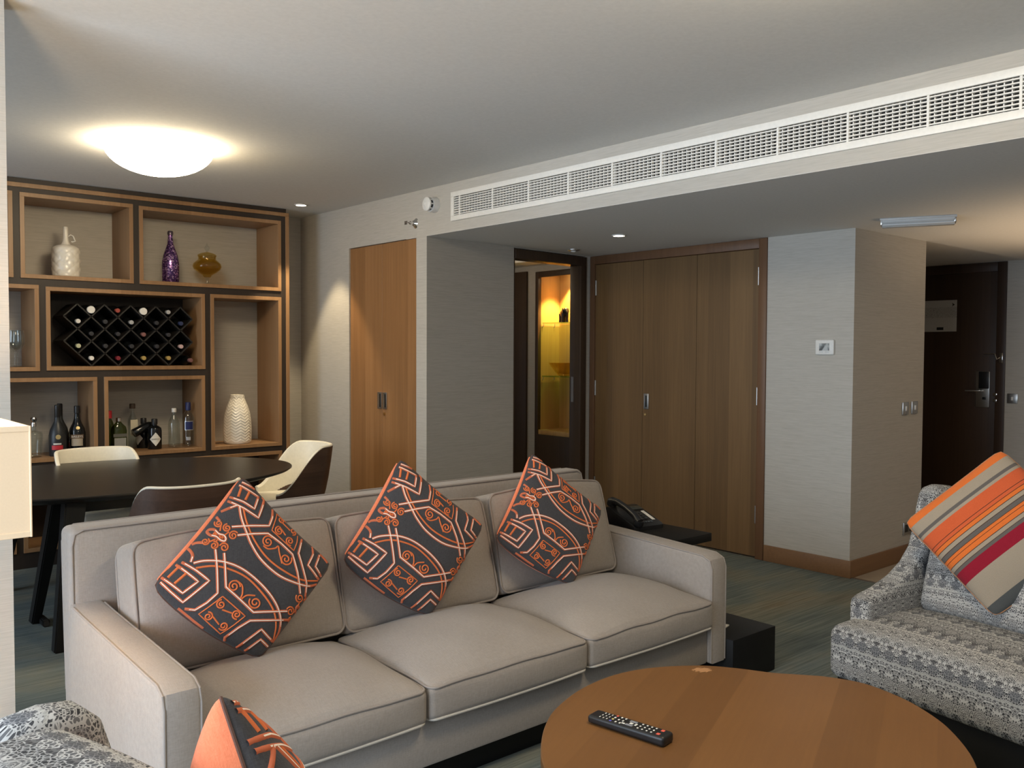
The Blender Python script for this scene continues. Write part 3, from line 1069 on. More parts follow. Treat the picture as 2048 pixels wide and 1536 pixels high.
def interp(R, z):
    for (a, b), (c, d) in zip(R, R[1:]):
        if a <= z <= c:
            return b + (d - b) * (z - a) / (c - a)
    return R[-1][1]


pr = [(0, 0), (.09, 0)] + [(interp(R_, .38 * k / 110), .38 * k / 110) for k in range(1, 111)] + [(.046, .381), (.045, .37), (0, .33)]
va = mesh_obj('vase', lathe(NB(), pr, seg=144, disp=chev), MATS['ceramic'], None, sharp=70)
va.location = (2.905, YG - .02, vz)
tag(va, 'cream ceramic vase with chevron ribs in the tall right compartment', 'vase')

# wine rack with bottles
wr = thing('wine_rack', 'black lattice wine rack of diamond cells in the middle compartment', 'wine rack', (2.08, 6.66, 1.312 + TB))
DX, DZ = .0885, .0853      # half diagonals of a cell
cxs = [1.735 + .177 * i for i in range(5)]
zA, zC = 1.683, 1.5125
nodes = {}
bm = NB()
segs = set()


def cell(cx, cz):
    c = [(cx - DX, cz), (cx, cz + DZ), (cx + DX, cz), (cx, cz - DZ)]
    for a, b in zip(c, c[1:] + c[:1]):
        k = tuple(sorted([(round(a[0], 2), round(a[1], 2)), (round(b[0], 2), round(b[1], 2))]))
        if k not in segs:
            segs.add(k)
            v = Vector((b[0] - a[0], 0, b[1] - a[1]))
            n_ = Vector((-v.z, 0, v.x)).normalized() * .0045
            poly = [(a[0] + n_.x, a[1] + n_.z), (b[0] + n_.x, b[1] + n_.z), (b[0] - n_.x, b[1] - n_.z), (a[0] - n_.x, a[1] - n_.z)]
            prism(bm, poly, 6.575, 6.84, 'xz')


for c in cxs:
    cell(c, zA)
    cell(c, zC)
for c in cxs[:-1]:
    cell(c + DX, zA - DZ)
    cell(c + DX, zC - DZ)
mesh_obj('lattice', bm, simple('black_oak', (.012, .010, .009), .5), wr, True)

CAPS = {'white': (.80, .78, .74), 'silver': (.60, .60, .60), 'red': (.35, .07, .05), 'gold': (.66, .47, .16), 'dark': (.035, .035, .04),
        'green': (.55, .57, .38), 'pink': (.60, .42, .40), 'wine': (.20, .02, .03), 'plum': (.22, .10, .09), 'blue': (.03, .04, .10)}
first = {}


def wine(x, z, cap, where, big=False):
    key = (cap, big)
    lab = 'wine bottle with %s capsule lying %s' % (cap if cap != 'wine' else 'dark red', where)
    k = 1.7 if big else 1.0
    if key in first:
        return dup(first[key], (x, 6.62, z), 0, lab, 'wine bottles in the lattice rack')
    t = thing('wine_bottle', lab, 'bottle', (x, 6.62, z), 0, 'wine bottles in the lattice rack')
    Mx = Matrix.Rotation(PI / 2, 4, 'X')     # local z -> -y
    mesh_obj('body', lathe(NB(), [(0, -.225), (.036, -.225), (.038, -.21), (.038, -.06), (.034, -.035), (.018, -.005), (.0145, .015), (.0145, .028), (0, .028)], seg=24, M=Mx), MATS['darkbottle'], t)
    mesh_obj('capsule', lathe(NB(), [(.0148, .008), (.0152 * (1 if not big else 1.55), .012), (.0155 * k, .046), (.0145 * k, .049), (0, .050)], seg=24, M=Mx),
             simple('capsule_' + cap, CAPS[cap], .3, .5 if cap in ('gold', 'silver') else 0.0), t)
    first[key] = t
    return t


ords = ['first', 'second', 'third', 'fourth', 'fifth']
zb = .033
for i, cp in enumerate(['white', 'red', 'white', 'silver']):
    wine(cxs[i] + DX, zA + DZ - DX * .42, cp, 'on top of the rack, %s from the left' % ords[i], cp == 'white')
for i, cp in enumerate(['white', 'dark', 'silver', 'dark', 'blue']):
    wine(cxs[i] + .004, zA - zb, cp, 'in the upper cells, %s from the left' % ords[i])
for i, cp in enumerate(['dark', 'dark', 'plum', 'dark']):
    wine(cxs[i] + DX, zA - DZ - zb, cp, 'in the second row of cells, %s from the left' % ords[i])
for i, cp in enumerate(['green', 'dark', 'dark', 'dark', 'pink']):
    wine(cxs[i] + .004, zC - zb, cp, 'in the third row of cells, %s from the left' % ords[i])
for i, cp in enumerate(['white', 'wine', 'gold', 'gold']):
    wine(cxs[i] + DX, zC - DZ - zb, cp, 'in the lowest cells, %s from the left' % ords[i])
wine(cxs[4] + .075, 1.312 + TB + .0385, 'plum', 'on the shelf under the right rack edge')

# wine glasses
gl0 = None
for i, (gx, gy) in enumerate(((1.352, 6.60), (1.392, 6.72))):
    if gl0 is None:
        gl0 = thing('wine_glass', 'clear stemmed wine glass nearest the front, left of the wine rack', 'glass', (gx, gy, 1.309 + TB), 0, 'glasses left of the wine rack')
        mesh_obj('goblet', lathe(NB(), [(0, 0), (.036, 0), (.036, .003), (.008, .010), (.0045, .03), (.0045, .095), (.010, .108), (.032, .125), (.045, .155), (.046, .19), (.040, .245), (.0385, .245), (.0445, .19), (.0435, .156), (.030, .128), (0, .114)], seg=32), MATS['glass'], gl0)
    else:
        dup(gl0, (gx, gy, 1.309 + TB), 0, 'clear stemmed wine glass standing behind, left of the wine rack')

# spirits
SZ = .700 + TB


def bottle(name, label, x, y, prof, mat, seg=28, rz=0.0, sq=None):
    t = thing(name, label, 'bottle', (x, y, SZ), rz)
    bm = lathe(NB(), prof, seg=seg)
    if sq:
        for v in bm.verts:
            v.co.x *= sq[0]
            v.co.y *= sq[1]
    mesh_obj('glass_body', bm, mat, t)
    return t


def wraplabel(t, name, r, z0, z1, a0, a1, mat, n=14, off=.0006):
    bm = NB()
    rows = []
    for z in (z0, z1):
        rows.append([bm.verts.new(((r + off) * math.cos(a0 + (a1 - a0) * k / n), (r + off) * math.sin(a0 + (a1 - a0) * k / n), z)) for k in range(n + 1)])
    for k in range(n):
        bm.faces.new((rows[0][k], rows[0][k + 1], rows[1][k + 1], rows[1][k]))
    return mesh_obj(name, bm, mat, t)


def flat(z, y=-.05, x=0.0, yaw=0.0, r=0.0):
    return Matrix.Rotation(yaw, 4, 'Z') @ Matrix.Translation((x, y, z)) @ Matrix.Rotation(PI / 2, 4, 'X')


FA = -PI / 2 - .28           # direction towards the viewer
dc = bottle('decanter', 'clear glass decanter with chrome stopper beside the lampshade', 1.462, 6.62,
            [(0, 0), (.046, 0), (.050, .006), (.056, .15), (.050, .17), (.022, .18), (.017, .195), (.017, .21), (.014, .21), (.014, .18), (.044, .165), (.048, .15), (.043, .014), (0, .012)], MATS['glass'])
mesh_obj('stopper', lathe(NB(), [(0, .205), (.016, .205), (.017, .225), (.014, .235), (.020, .245), (.022, .258), (.017, .268), (0, .270)], seg=24), MATS['chrome'], dc)
COG = [(0, 0), (.050, 0), (.054, .008), (.056, .10), (.055, .14), (.047, .18), (.030, .215), (.020, .24), (.0175, .27), (.017, .34), (.014, .345), (0, .345)]
frost = simple('frosted_black_glass', (.016, .019, .022), .42)
for i, (x, y, lab) in enumerate(((1.605, 6.60, 'frosted black cognac bottle with red label in front, left lower compartment'), (1.655, 6.74, 'frosted black cognac bottle standing behind its twin, left lower compartment'))):
    b_ = bottle('cognac_bottle', lab, x, y, COG, frost)
    b_['group'] = 'frosted cognac bottles'
    mesh_obj('capsule', lathe(NB(), [(.0172, .262), (.0182, .265), (.018, .345), (.015, .349), (0, .349)], seg=24), MATS['black'], b_)
    wraplabel(b_, 'red_label', .0555, .045, .075, FA - .65, FA + .65, MATS['label_red'])
    wraplabel(b_, 'white_strip', .0555, .080, .090, FA - .45, FA + .45, MATS['label_white'])
    lab_ = lathe(NB(), [(0, 0), (.016, 0), (.016, .002), (0, .0025)], seg=24, M=Matrix.Rotation(FA + PI / 2, 4, 'Z') @ Matrix.Translation((0.006, -.0535, .132)) @ Matrix.Rotation(PI / 2, 4, 'X'))
    mesh_obj('gold_seal', lab_, MATS['label_gold'], b_)
cr = bottle('cream_liqueur_bottle', 'black cream liqueur bottle with oval label left of the oak divider', 1.735, 6.62,
            [(0, 0), (.050, 0), (.053, .008), (.053, .15), (.047, .18), (.030, .215), (.020, .245), (.0165, .27), (.016, .315), (.018, .318), (.018, .33), (0, .332)], MATS['darkbottle'])
mesh_obj('cap', lathe(NB(), [(.0168, .285), (.019, .287), (.0188, .334), (.016, .337), (0, .337)], seg=24), MATS['black'], cr)
wraplabel(cr, 'scene_label', .053, .062, .112, FA - .72, FA + .72, simple('landscape_label', (.42, .36, .28), .5))
wraplabel(cr, 'name_band', .0534, .112, .140, FA - .85, FA + .85, simple('brown_band', (.16, .10, .06), .5))
text('lettering', 'BAILEYS', .020, Matrix.Rotation(FA + PI / 2, 4, 'Z') @ Matrix.Translation((0, -.0548, .126)) @ Matrix.Rotation(PI / 2, 4, 'X'), MATS['label_white'], cr)
mesh_obj('gold_seal', lathe(NB(), [(0, 0), (.012, 0), (.012, .002), (0, .0025)], seg=20, M=Matrix.Rotation(FA + PI / 2, 4, 'Z') @ Matrix.Translation((.006, -.0475, .185)) @ Matrix.Rotation(PI / 2 - .35, 4, 'X')), MATS['label_gold'], cr)

gr = bottle('squat_bottle', 'squat olive glass spirit bottle with silver cap and grey label', 2.01, 6.62,
            [(0, 0), (.052, 0), (.055, .006), (.056, .15), (.050, .175), (.030, .195), (.018, .21), (.016, .225), (0, .225)], MATS['olive'], sq=(1, .62))
mesh_obj('cap', lathe(NB(), [(.0165, .213), (.018, .215), (.018, .238), (.015, .242), (0, .243)], seg=24), MATS['chrome'], gr)
mesh_obj('grey_label', B(-.04, .04, -.0365, -.0352, .035, .098, .0004, 1), simple('grey_label', (.30, .31, .31), .5), gr)
mesh_obj('name_strip', B(-.046, .046, -.0365, -.0352, .105, .128, .0004, 1), simple('dark_strip', (.12, .12, .11), .5), gr)
gb = bottle('red_capped_bottle', 'dark bottle with red cap partly hidden behind the squat bottle', 1.985, 6.76,
            [(0, 0), (.036, 0), (.038, .006), (.038, .17), (.030, .20), (.016, .23), (.0145, .262), (0, .262)], MATS['olive'])
mesh_obj('red_cap', lathe(NB(), [(.0152, .228), (.022, .230), (.022, .285), (0, .287)], seg=24), MATS['label_red'], gb)
mb = bottle('miniature_label_bottle', 'slim clear bottle with dark stopper and cream label behind the tilted bottle', 2.145, 6.74,
            [(0, 0), (.034, 0), (.036, .006), (.036, .20), (.032, .22), (.016, .25), (.0125, .27), (.0125, .305), (.010, .305), (.010, .27), (.030, .215), (.032, .20), (.030, .014), (0, .012)], MATS['glass'])
mesh_obj('stopper', lathe(NB(), [(0, .295), (.020, .295), (.021, .325), (.018, .332), (0, .332)], seg=24), simple('dark_cork', (.05, .03, .02), .6), mb)
mesh_obj('cream_label', B(-.026, .026, -.0385, -.0365, .10, .215, .0004, 1), MATS['label_cream'], mb)

APO = [(0, 0), (.046, 0), (.049, .005), (.050, .135), (.046, .155), (.030, .168), (.018, .174), (.0165, .19), (.018, .192), (.018, .205), (0, .206)]
for i, (x, y, yaw, lab) in enumerate(((2.262, 6.62, .10, 'black apothecary gin bottle with white diamond label, standing in front'), (2.225, 6.745, -.95, 'black apothecary gin bottle standing behind the one with the diamond label facing out'))):
    a_ = bottle('gin_bottle', lab, x, y, APO, MATS['darkbottle'], rz=yaw)
    mesh_obj('stopper', lathe(NB(), [(.0185, .18), (.0215, .182), (.0215, .218), (.019, .222), (0, .222)], seg=24), MATS['black'], a_)
    bm = NB()
    rows = []
    for k in range(15):
        u = -1 + 2 * k / 14
        a = FA + u * .82
        hh = .050 * (1 - abs(u))
        rows.append([bm.verts.new((.0512 * math.cos(a), .0512 * math.sin(a), .075 + s_ * hh)) for s_ in (-1, 1)])
    for A_, B_ in zip(rows, rows[1:]):
        try:
            bm.faces.new((A_[0], B_[0], B_[1], A_[1]))
        except ValueError:
            pass
    mesh_obj('diamond_label', bm, MATS['label_white'], a_)
    if i == 0:
        text('lettering', "HENDRICK'S", .011, Matrix.Rotation(FA + PI / 2, 4, 'Z') @ Matrix.Translation((0, -.0525, .076)) @ Matrix.Rotation(PI / 2, 4, 'X'), MATS['ink'], a_)
tl = thing('tilted_bottle', 'dark green bottle lying tilted against the gin bottles', 'bottle', (2.125, 6.66, SZ + .118))
tl.rotation_euler = (0, math.radians(90 - 26), math.radians(4))
mesh_obj('glass_body', lathe(NB(), [(0, 0), (.030, 0), (.032, .004), (.031, .11), (.024, .135), (.015, .15), (.013, .175), (0, .176)], seg=24), MATS['darkbottle'], tl)
mesh_obj('capsule', lathe(NB(), [(.0135, .14), (.0145, .142), (.0145, .186), (0, .187)], seg=20), MATS['black'], tl)

c2 = bottle('clear_bottle', 'tall clear spirit bottle with white cap, right half of the bar shelf', 2.412, 6.64,
            [(0, 0), (.040, 0), (.043, .006), (.043, .17), (.038, .20), (.022, .232), (.014, .25), (.0135, .275), (.011, .275), (.011, .25), (.034, .198), (.039, .17), (.037, .02), (0, .016)], MATS['glass'])
mesh_obj('white_cap', lathe(NB(), [(.0140, .262), (.0165, .264), (.0165, .290), (.014, .293), (0, .293)], seg=24), MATS['white'], c2)
vk = bottle('vodka_bottle', 'clear vodka bottle with dark blue cap and label, rightmost on the bar shelf', 2.518, 6.64,
            [(0, 0), (.041, 0), (.044, .006), (.044, .215), (.040, .235), (.024, .26), (.016, .275), (.015, .30), (.012, .30), (.013, .275), (.036, .232), (.040, .21), (.038, .02), (0, .016)], MATS['glass'])
mesh_obj('blue_cap', lathe(NB(), [(.0155, .272), (.0195, .275), (.0195, .330), (.017, .334), (0, .334)], seg=24), MATS['label_blue'], vk)
lb = wraplabel(vk, 'blue_label', .0442, .130, .190, FA - .55, FA + .75, MATS['label_blue'])
wraplabel(vk, 'silver_frame', .0440, .126, .194, FA - .62, FA + .82, simple('silver_print', (.6, .62, .66), .3, .6))
wraplabel(vk, 'lower_print', .0442, .050, .075, FA - .4, FA + .3, simple('silver_print', (.6, .62, .66), .3, .6))

# ---------------------------------------------------------------- dining set
dt = thing('dining_table', 'large dark oval dining table in front of the bookcase', 'table', (1.53, 5.285, 0))
A_, B_ = 1.09, .735


def ell(a, b, n=96):
    return [(a * math.cos(2 * PI * k / n), b * math.sin(2 * PI * k / n)) for k in range(n)]


bm = NB()
s = NB()
rings = []
for (k, z) in ((.90, .700), (.985, .722), (1.0, .732), (1.0, .737), (.997, .740)):
    rings.append([s.verts.new((A_ * k * math.cos(2 * PI * i / 96), B_ * k * math.sin(2 * PI * i / 96), z)) for i in range(96)])
for R1, R2 in zip(rings, rings[1:]):
    for i in range(96):
        s.faces.new((R1[i], R1[(i + 1) % 96], R2[(i + 1) % 96], R2[i]))
s.faces.new(rings[0][::-1])
s.faces.new(rings[-1])
merge(bm, s)
mesh_obj('tabletop', bm, MATS['tabledark'], dt)


def leg_bm(p0, p1, w0, w1, d0, d1):
    """tapered rectangular leg from floor p0 to top p1"""
    s = NB()
    vs = []
    for p, w, d in ((p0, w0, d0), (p1, w1, d1)):
        vs.append([s.verts.new((p[0] + sx * w / 2, p[1] + sy * d / 2, p[2])) for sx, sy in ((-1, -1), (1, -1), (1, 1), (-1, 1))])
    s.faces.new(vs[0][::-1])
    s.faces.new(vs[1])
    for i in range(4):
        s.faces.new((vs[0][i], vs[0][(i + 1) % 4], vs[1][(i + 1) % 4], vs[1][i]))
    bmesh.ops.bevel(s, geom=list(s.edges), offset=.006, segments=2, affect='EDGES')
    return s


for sx in (-1, 1):
    for sy in (-1, 1):
        mesh_obj('leg', leg_bm((sx * .415, sy * .68, 0), (sx * .31, sy * .56, .71), .062, .10, .062, .085), MATS['blackmatte'], dt)
for sx in (-1, 1):
    bm = leg_bm((sx * .395, -.10, 0), (sx * .36, -.46, .70), .045, .07, .075, .085)
    merge(bm, leg_bm((sx * .365, -.155, .0), (sx * .365, -.155, .035), .035, .035, .16, .12))
    mesh_obj('brace_leg', bm, MATS['blackmatte'], dt)
bm = NB()
for sy in (-1, 1):
    box(bm, -.34, .34, sy * .53 - .03, sy * .53 + .03, .64, .70, .004)
box(bm, -.05, .05, -.53, .53, .64, .70, .004)
mesh_obj('apron_rail', bm, MATS['blackmatte'], dt)


def make_chair(label):
    """moulded tub chair, local +y is the sitter's front"""
    t = thing('dining_chair', label, 'chair', (0, 0, 0), 0, 'cream tub chairs around the dining table')
    NTH = 56
    TH = math.radians(122)

    def top(th):
        a = abs(th) / TH
        if a < .40:
            return .815
        k = (a - .40) / .60
        k = min(1, k)
        e = k * k * (3 - 2 * k)
        return .815 - .30 * e

    def rad(z, th, extra):
        k = max(0, min(1, (z - .40) / .42))
        ax = .235 + .022 * k + extra
        ay = .245 + .055 * k + extra
        p = 2.6
        c, s_ = abs(math.sin(th)), abs(math.cos(th))
        r = 1.0 / ((c / ax) ** p + (s_ / ay) ** p) ** (1 / p)
        return r

    def surf(th, z, extra):
        r = rad(z, th, extra)
        return Vector((r * math.sin(th), -r * math.cos(th), z))
    # inner cream wall + rim
    bm = NB()
    cols = []
    for i in range(NTH + 1):
        th = -TH + 2 * TH * i / NTH
        h = top(th)
        zs_ = [.40 + (h - .40) * q for q in (0, .2, .4, .6, .8, .93)]
        col = [surf(th, z, -.020) for z in zs_]
        col += [surf(th, h - .004, -.016), surf(th, h + .002, -.009), surf(th, h + .003, .0), surf(th, h - .003, .006), surf(th, h - .016, .006)]
        cols.append([bm.verts.new(c) for c in col])
    for c0, c1 in zip(cols, cols[1:]):
        for k in range(len(c0) - 1):
            bm.faces.new((c0[k], c0[k + 1], c1[k + 1], c1[k]))
    for c in (cols[0], cols[-1]):
        bm.faces.new(c)
    mesh_obj('padded_shell', bm, MATS['cream'], t)
    bm = NB()
    cols = []
    for i in range(NTH + 1):
        th = -TH + 2 * TH * i / NTH
        h = top(th) - .008
        col = [surf(th, .385 + (h - .385) * q, .008 - .03 * (1 - q) ** 3) for q in (0, .12, .3, .5, .75, 1)]
        col += [surf(th, h, .0), surf(th, .39, -.03)]
        cols.append([bm.verts.new(c) for c in col])
    for c0, c1 in zip(cols, cols[1:]):
        for k in range(len(c0)):
            bm.faces.new((c0[k], c1[k], c1[(k + 1) % len(c0)], c0[(k + 1) % len(c0)]))
    for c in (cols[0][::-1], cols[-1]):
        bm.faces.new(c)
    mesh_obj('wood_shell', bm, MATS['walnut'], t)

    def sf(q):
        k = (q.z + .035) / .07
        q = q.copy()
        q.z += .015 * k * max(0, 1 - (q.x / .24) ** 2) * max(0, 1 - (q.y / .25) ** 2)
        return q
    bm = NB()
    rbox(bm, (0, .03, .435), (.236, .245, .038), .035, 5, sf)
    mesh_obj('seat', bm, MATS['cream'], t)
    mesh_obj('seat_base', B(-.215, .215, -.20, .24, .375, .40, .008), MATS['walnut'], t)
    for sx in (-1, 1):
        for sy in (-1, 1):
            mesh_obj('leg', leg_bm((sx * .215, .02 + sy * .225, 0), (sx * .165, .02 + sy * .165, .38), .024, .040, .024, .040), MATS['blackmatte'], t)
    return t


ch = make_chair('cream tub chair with walnut back seen from behind, on the sofa side of the table')
ch.location = (1.625, 4.40, 0)
ch.rotation_euler = (0, 0, math.radians(2))
dup(ch, (1.69, 5.86, 0), math.radians(184), 'cream tub chair between the oval table and the bookcase')
dup(ch, (2.755, 5.52, 0), math.radians(82), 'cream tub chair at the right end of the oval table by the closet')
# ---------------------------------------------------------------- sofa
sf_ = thing('sofa', 'long beige three-seat linen sofa across the middle of the room', 'sofa', (2.0, 2.75, 0))
ARM = .105
SX0, SX1 = .79, 3.205
SYF = 2.27


def rect_path(hx, hy, r, n=6):
    p = []
    for cx, cy, a0 in ((hx - r, hy - r, 0), (-(hx - r), hy - r, PI / 2), (-(hx - r), -(hy - r), PI), (hx - r, -(hy - r), 3 * PI / 2)):
        for k in range(n + 1):
            a = a0 + PI / 2 * k / n
            p.append((cx + r * math.cos(a), cy + r * math.sin(a)))
    return p


def dens(path, step=.05):
    out = []
    n = len(path)
    for i in range(n):
        a, b = Vector(path[i]), Vector(path[(i + 1) % n])
        m = max(1, int((b - a).length / step))
        for k in range(m):
            out.append(tuple(a + (b - a) * k / m))
    return out


for side, (xa, xb) in (('l', (SX0, SX0 + ARM)), ('r', (SX1 - ARM, SX1))):
    prof = [(SYF, .115), (SYF, .530), (SYF + .012, .562), (SYF + .05, .580), (2.70, .595), (3.0, .606), (3.10, .612), (3.14, .612), (3.14, .115)]
    bm = prism(NB(), prof, xa, xb, 'yz', .014, seg=3)
    arm = mesh_obj('arm', bm, MATS['sofa'], sf_, True)
    bm = NB()
    for x in (xa + .004, xb - .004):
        tube(bm, [(x, SYF + .003, .12), (x, SYF + .003, .525), (x, SYF + .014, .558), (x, SYF + .052, .576), (x, 2.70, .591), (x, 3.0, .602), (x, 3.10, .608)], .0042, 8)
    mesh_obj('piping', bm, MATS['piping'], arm, True)
# back
bm = NB()


def lean(q):
    q = q.copy()
    q.y += .02 * (q.z / .37)
    return q


rbox(bm, (2.0, 3.185, .486), (1.205, .062, .371), .028, 6, lean)
bk = mesh_obj('backrest', bm, MATS['sofa'], sf_, True)
bm = NB()
for y_, dz in ((3.144, 0), (3.262, 0)):
    tube(bm, [(.803, y_ - .03, .30), (.803, y_ - .008, .62), (.803, y_, .80), (.812, y_ + .001, .838), (.84, y_ + .002, .852), (2.0, y_ + .002, .856), (3.16, y_ + .002, .852), (3.188, y_ + .001, .838), (3.198, y_, .80), (3.198, y_ - .03, .5)], .0042, 8)
mesh_obj('piping', bm, MATS['piping'], bk, True)
bm = NB()
box(bm, SX0 + ARM, SX1 - ARM, SYF + .018, 3.14, .115, .285, .01)
mesh_obj('seat_frame', bm, MATS['sofa'], sf_, True)
bm = NB()
box(bm, SX0 + .06, SX1 - .06, SYF + .10, 3.18, .0, .115, .004)
mesh_obj('recessed_plinth', bm, MATS['blackmatte'], sf_, True)
# seat cushions
for i, (xa, xb, drop) in enumerate(((SX0 + ARM + .004, 1.610, .016), (1.614, 2.334, .006), (2.338, SX1 - ARM - .004, 0))):
    cx, hx = (xa + xb) / 2, (xb - xa) / 2
    hy, hz = .30, .056
    cz = .332

    def crown(q, hx=hx, hy=hy, hz=hz, i=i):
        q = q.copy()
        k = (q.z + hz) / (2 * hz)
        fx = max(0, 1 - (q.x / hx) ** 2)
        fy = max(0, 1 - (q.y / hy) ** 2)
        q.z += .085 * k * fx ** .6 * fy ** .8
        q.z += .014 * k * (q.y + hy) / (2 * hy)
        q.y -= .012 * fx * (1 if q.y < 0 else 0) * max(0, 1 - (q.z / .06) ** 2)
        q.z += .006 * fx * (k - .5)
        q.z += .003 * math.sin(q.x * 23 + i) * math.sin(q.y * 19 + 2 * i) * k
        return q
    bm = NB()
    rbox(bm, (cx, 2.252 + hy, cz - drop * .4), (hx, hy, hz), .022, 14, crown)
    cu = mesh_obj('seat_cushion', bm, MATS['sofa'], sf_, True)
    for zz, mt in ((hz - .006, 'piping'), (-hz + .006, 'pipelight')):
        path = dens(rect_path(hx - .004, hy - .004, .03))
        bm = NB()
        pts = [Vector((cx, 2.252 + hy, cz - drop * .4)) + crown(Vector((a, b, zz))) + (Vector((0, -.002, 0))) for a, b in path]
        tube(bm, pts, .0045, 8, True)
        mesh_obj('piping', bm, MATS[mt], cu, True)
# back cushions
for i, (xa, xb, zt_) in enumerate(((.905, 1.640, .828), (1.632, 2.372, .820), (2.378, 3.095, .834))):
    cx, hx = (xa + xb) / 2, (xb - xa) / 2
    hy, hz = .088, .215
    tilt = math.radians(-15)

    def puff(q, hx=hx, hy=hy, hz=hz, i=i):
        q = q.copy()
        fx = max(0, 1 - (q.x / hx) ** 2)
        fz = max(0, 1 - (q.z / hz) ** 2)
        q.y += (-.050 if q.y < 0 else .015) * abs(q.y / hy) * fx ** .6 * fz ** .6
        k = (q.z + hz) / (2 * hz)
        q.z += .016 * k * math.cos(q.x / hx * PI * .5) - .004 * math.sin(q.x * 9 + i * 2) * k
        q.x -= .012 * (q.x / hx) * k
        q.y += .003 * math.sin(q.x * 14 + i) * math.sin(q.z * 17 + i)
        return q
    ctr = Vector((cx, 2.945, zt_ - hz * math.cos(tilt) - .012))
    Mx = Matrix.Translation(ctr) @ Matrix.Rotation(tilt, 4, 'X')
    bm = NB()
    rbox(bm, ctr, (hx, hy, hz), .028, 12, puff, Mx)
    cu = mesh_obj('back_cushion', bm, MATS['sofa'], sf_, True)
    for yy in (-hy + .005, hy - .005):
        path = dens(rect_path(hx - .005, hz - .005, .04))
        bm = NB()
        pts = [Mx @ (puff(Vector((a, yy, b))) + Vector((0, -.001 if yy < 0 else .001, 0))) for a, b in path]
        tube(bm, pts, .0045, 8, True)
        mesh_obj('piping', bm, MATS['piping'], cu, True)

# ---------------------------------------------------------------- cushions
ZT, ZL, ZB, ZR = (770, 65), (80, 905), (900, 1450), (1440, 740)      # corners in the tracing


def homography():
    src = [ZL, ZB, ZR, ZT]
    dst = [(0, 0), (1, 0), (1, 1), (0, 1)]
    A = []
    for (x, y), (u, v) in zip(src, dst):
        A.append([x, y, 1, 0, 0, 0, -u * x, -u * y, -u])
        A.append([0, 0, 0, x, y, 1, -v * x, -v * y, -v])
    h = np.linalg.svd(np.array(A, float))[2][-1]
    return h.reshape(3, 3)


HM = homography()


def bow(s_, u, e=(.030, .0, -.055, .030)):
    """edges of a stuffed cushion: left, right, bottom, top (positive bows inwards)"""
    fu = 4 * max(0, u) * max(0, 1 - u)
    fs = 4 * max(0, s_) * max(0, 1 - s_)
    return (s_ + fu * (e[0] * (1 - s_) - e[1] * s_), u + fs * (e[2] * (1 - u) - e[3] * u))



def to_st(p):
    q = HM @ np.array([p[0], p[1], 1.0])
    a, b = (.5 + (v / q[2] - .5) * 1.01 for v in q[:2])
    s_, u = a, b
    for _ in range(12):          # undo the bowing of the cushion's edges
        a2, b2 = bow(s_, u)
        s_, u = s_ + .8 * (a - a2), u + .8 * (b - b2)
    return (s_, u)


def smooth(pts, n=8):
    P = [np.array(p, float) for p in pts]
    out = []
    for i in range(len(P) - 1):
        p0, p1, p2, p3 = P[max(0, i - 1)], P[i], P[i + 1], P[min(len(P) - 1, i + 2)]
        for k in range(n):
            t = k / n
            out.append(.5 * ((2 * p1) + (-p0 + p2) * t + (2 * p0 - 5 * p1 + 4 * p2 - p3) * t * t + (-p0 + 3 * p1 - 3 * p2 + p3) * t ** 3))
    out.append(P[-1])
    return [tuple(q) for q in out]


def lin(pts, step=22):
    out = []
    for a, b in zip(pts, pts[1:]):
        a, b = np.array(a, float), np.array(b, float)
        m = max(1, int(np.linalg.norm(b - a) / step))
        for k in range(m):
            out.append(tuple(a + (b - a) * k / m))
    out.append(tuple(map(float, pts[-1])))
    return out


def spiral(c, r, a0, turns=1.6, d=1, tail=None):
    pts = []
    n = int(22 * turns)
    for k in range(n + 1):
        t = k / n
        a = a0 + d * 2 * PI * turns * (1 - t)
        q = r * (.16 + .84 * (1 - t))
        pts.append((c[0] + q * math.cos(a), c[1] + q * math.sin(a)))
    if tail:
        pts = smooth([tail[0]] + list(tail[1:]) + [pts[0]], 6)[:-1] + pts
    return pts


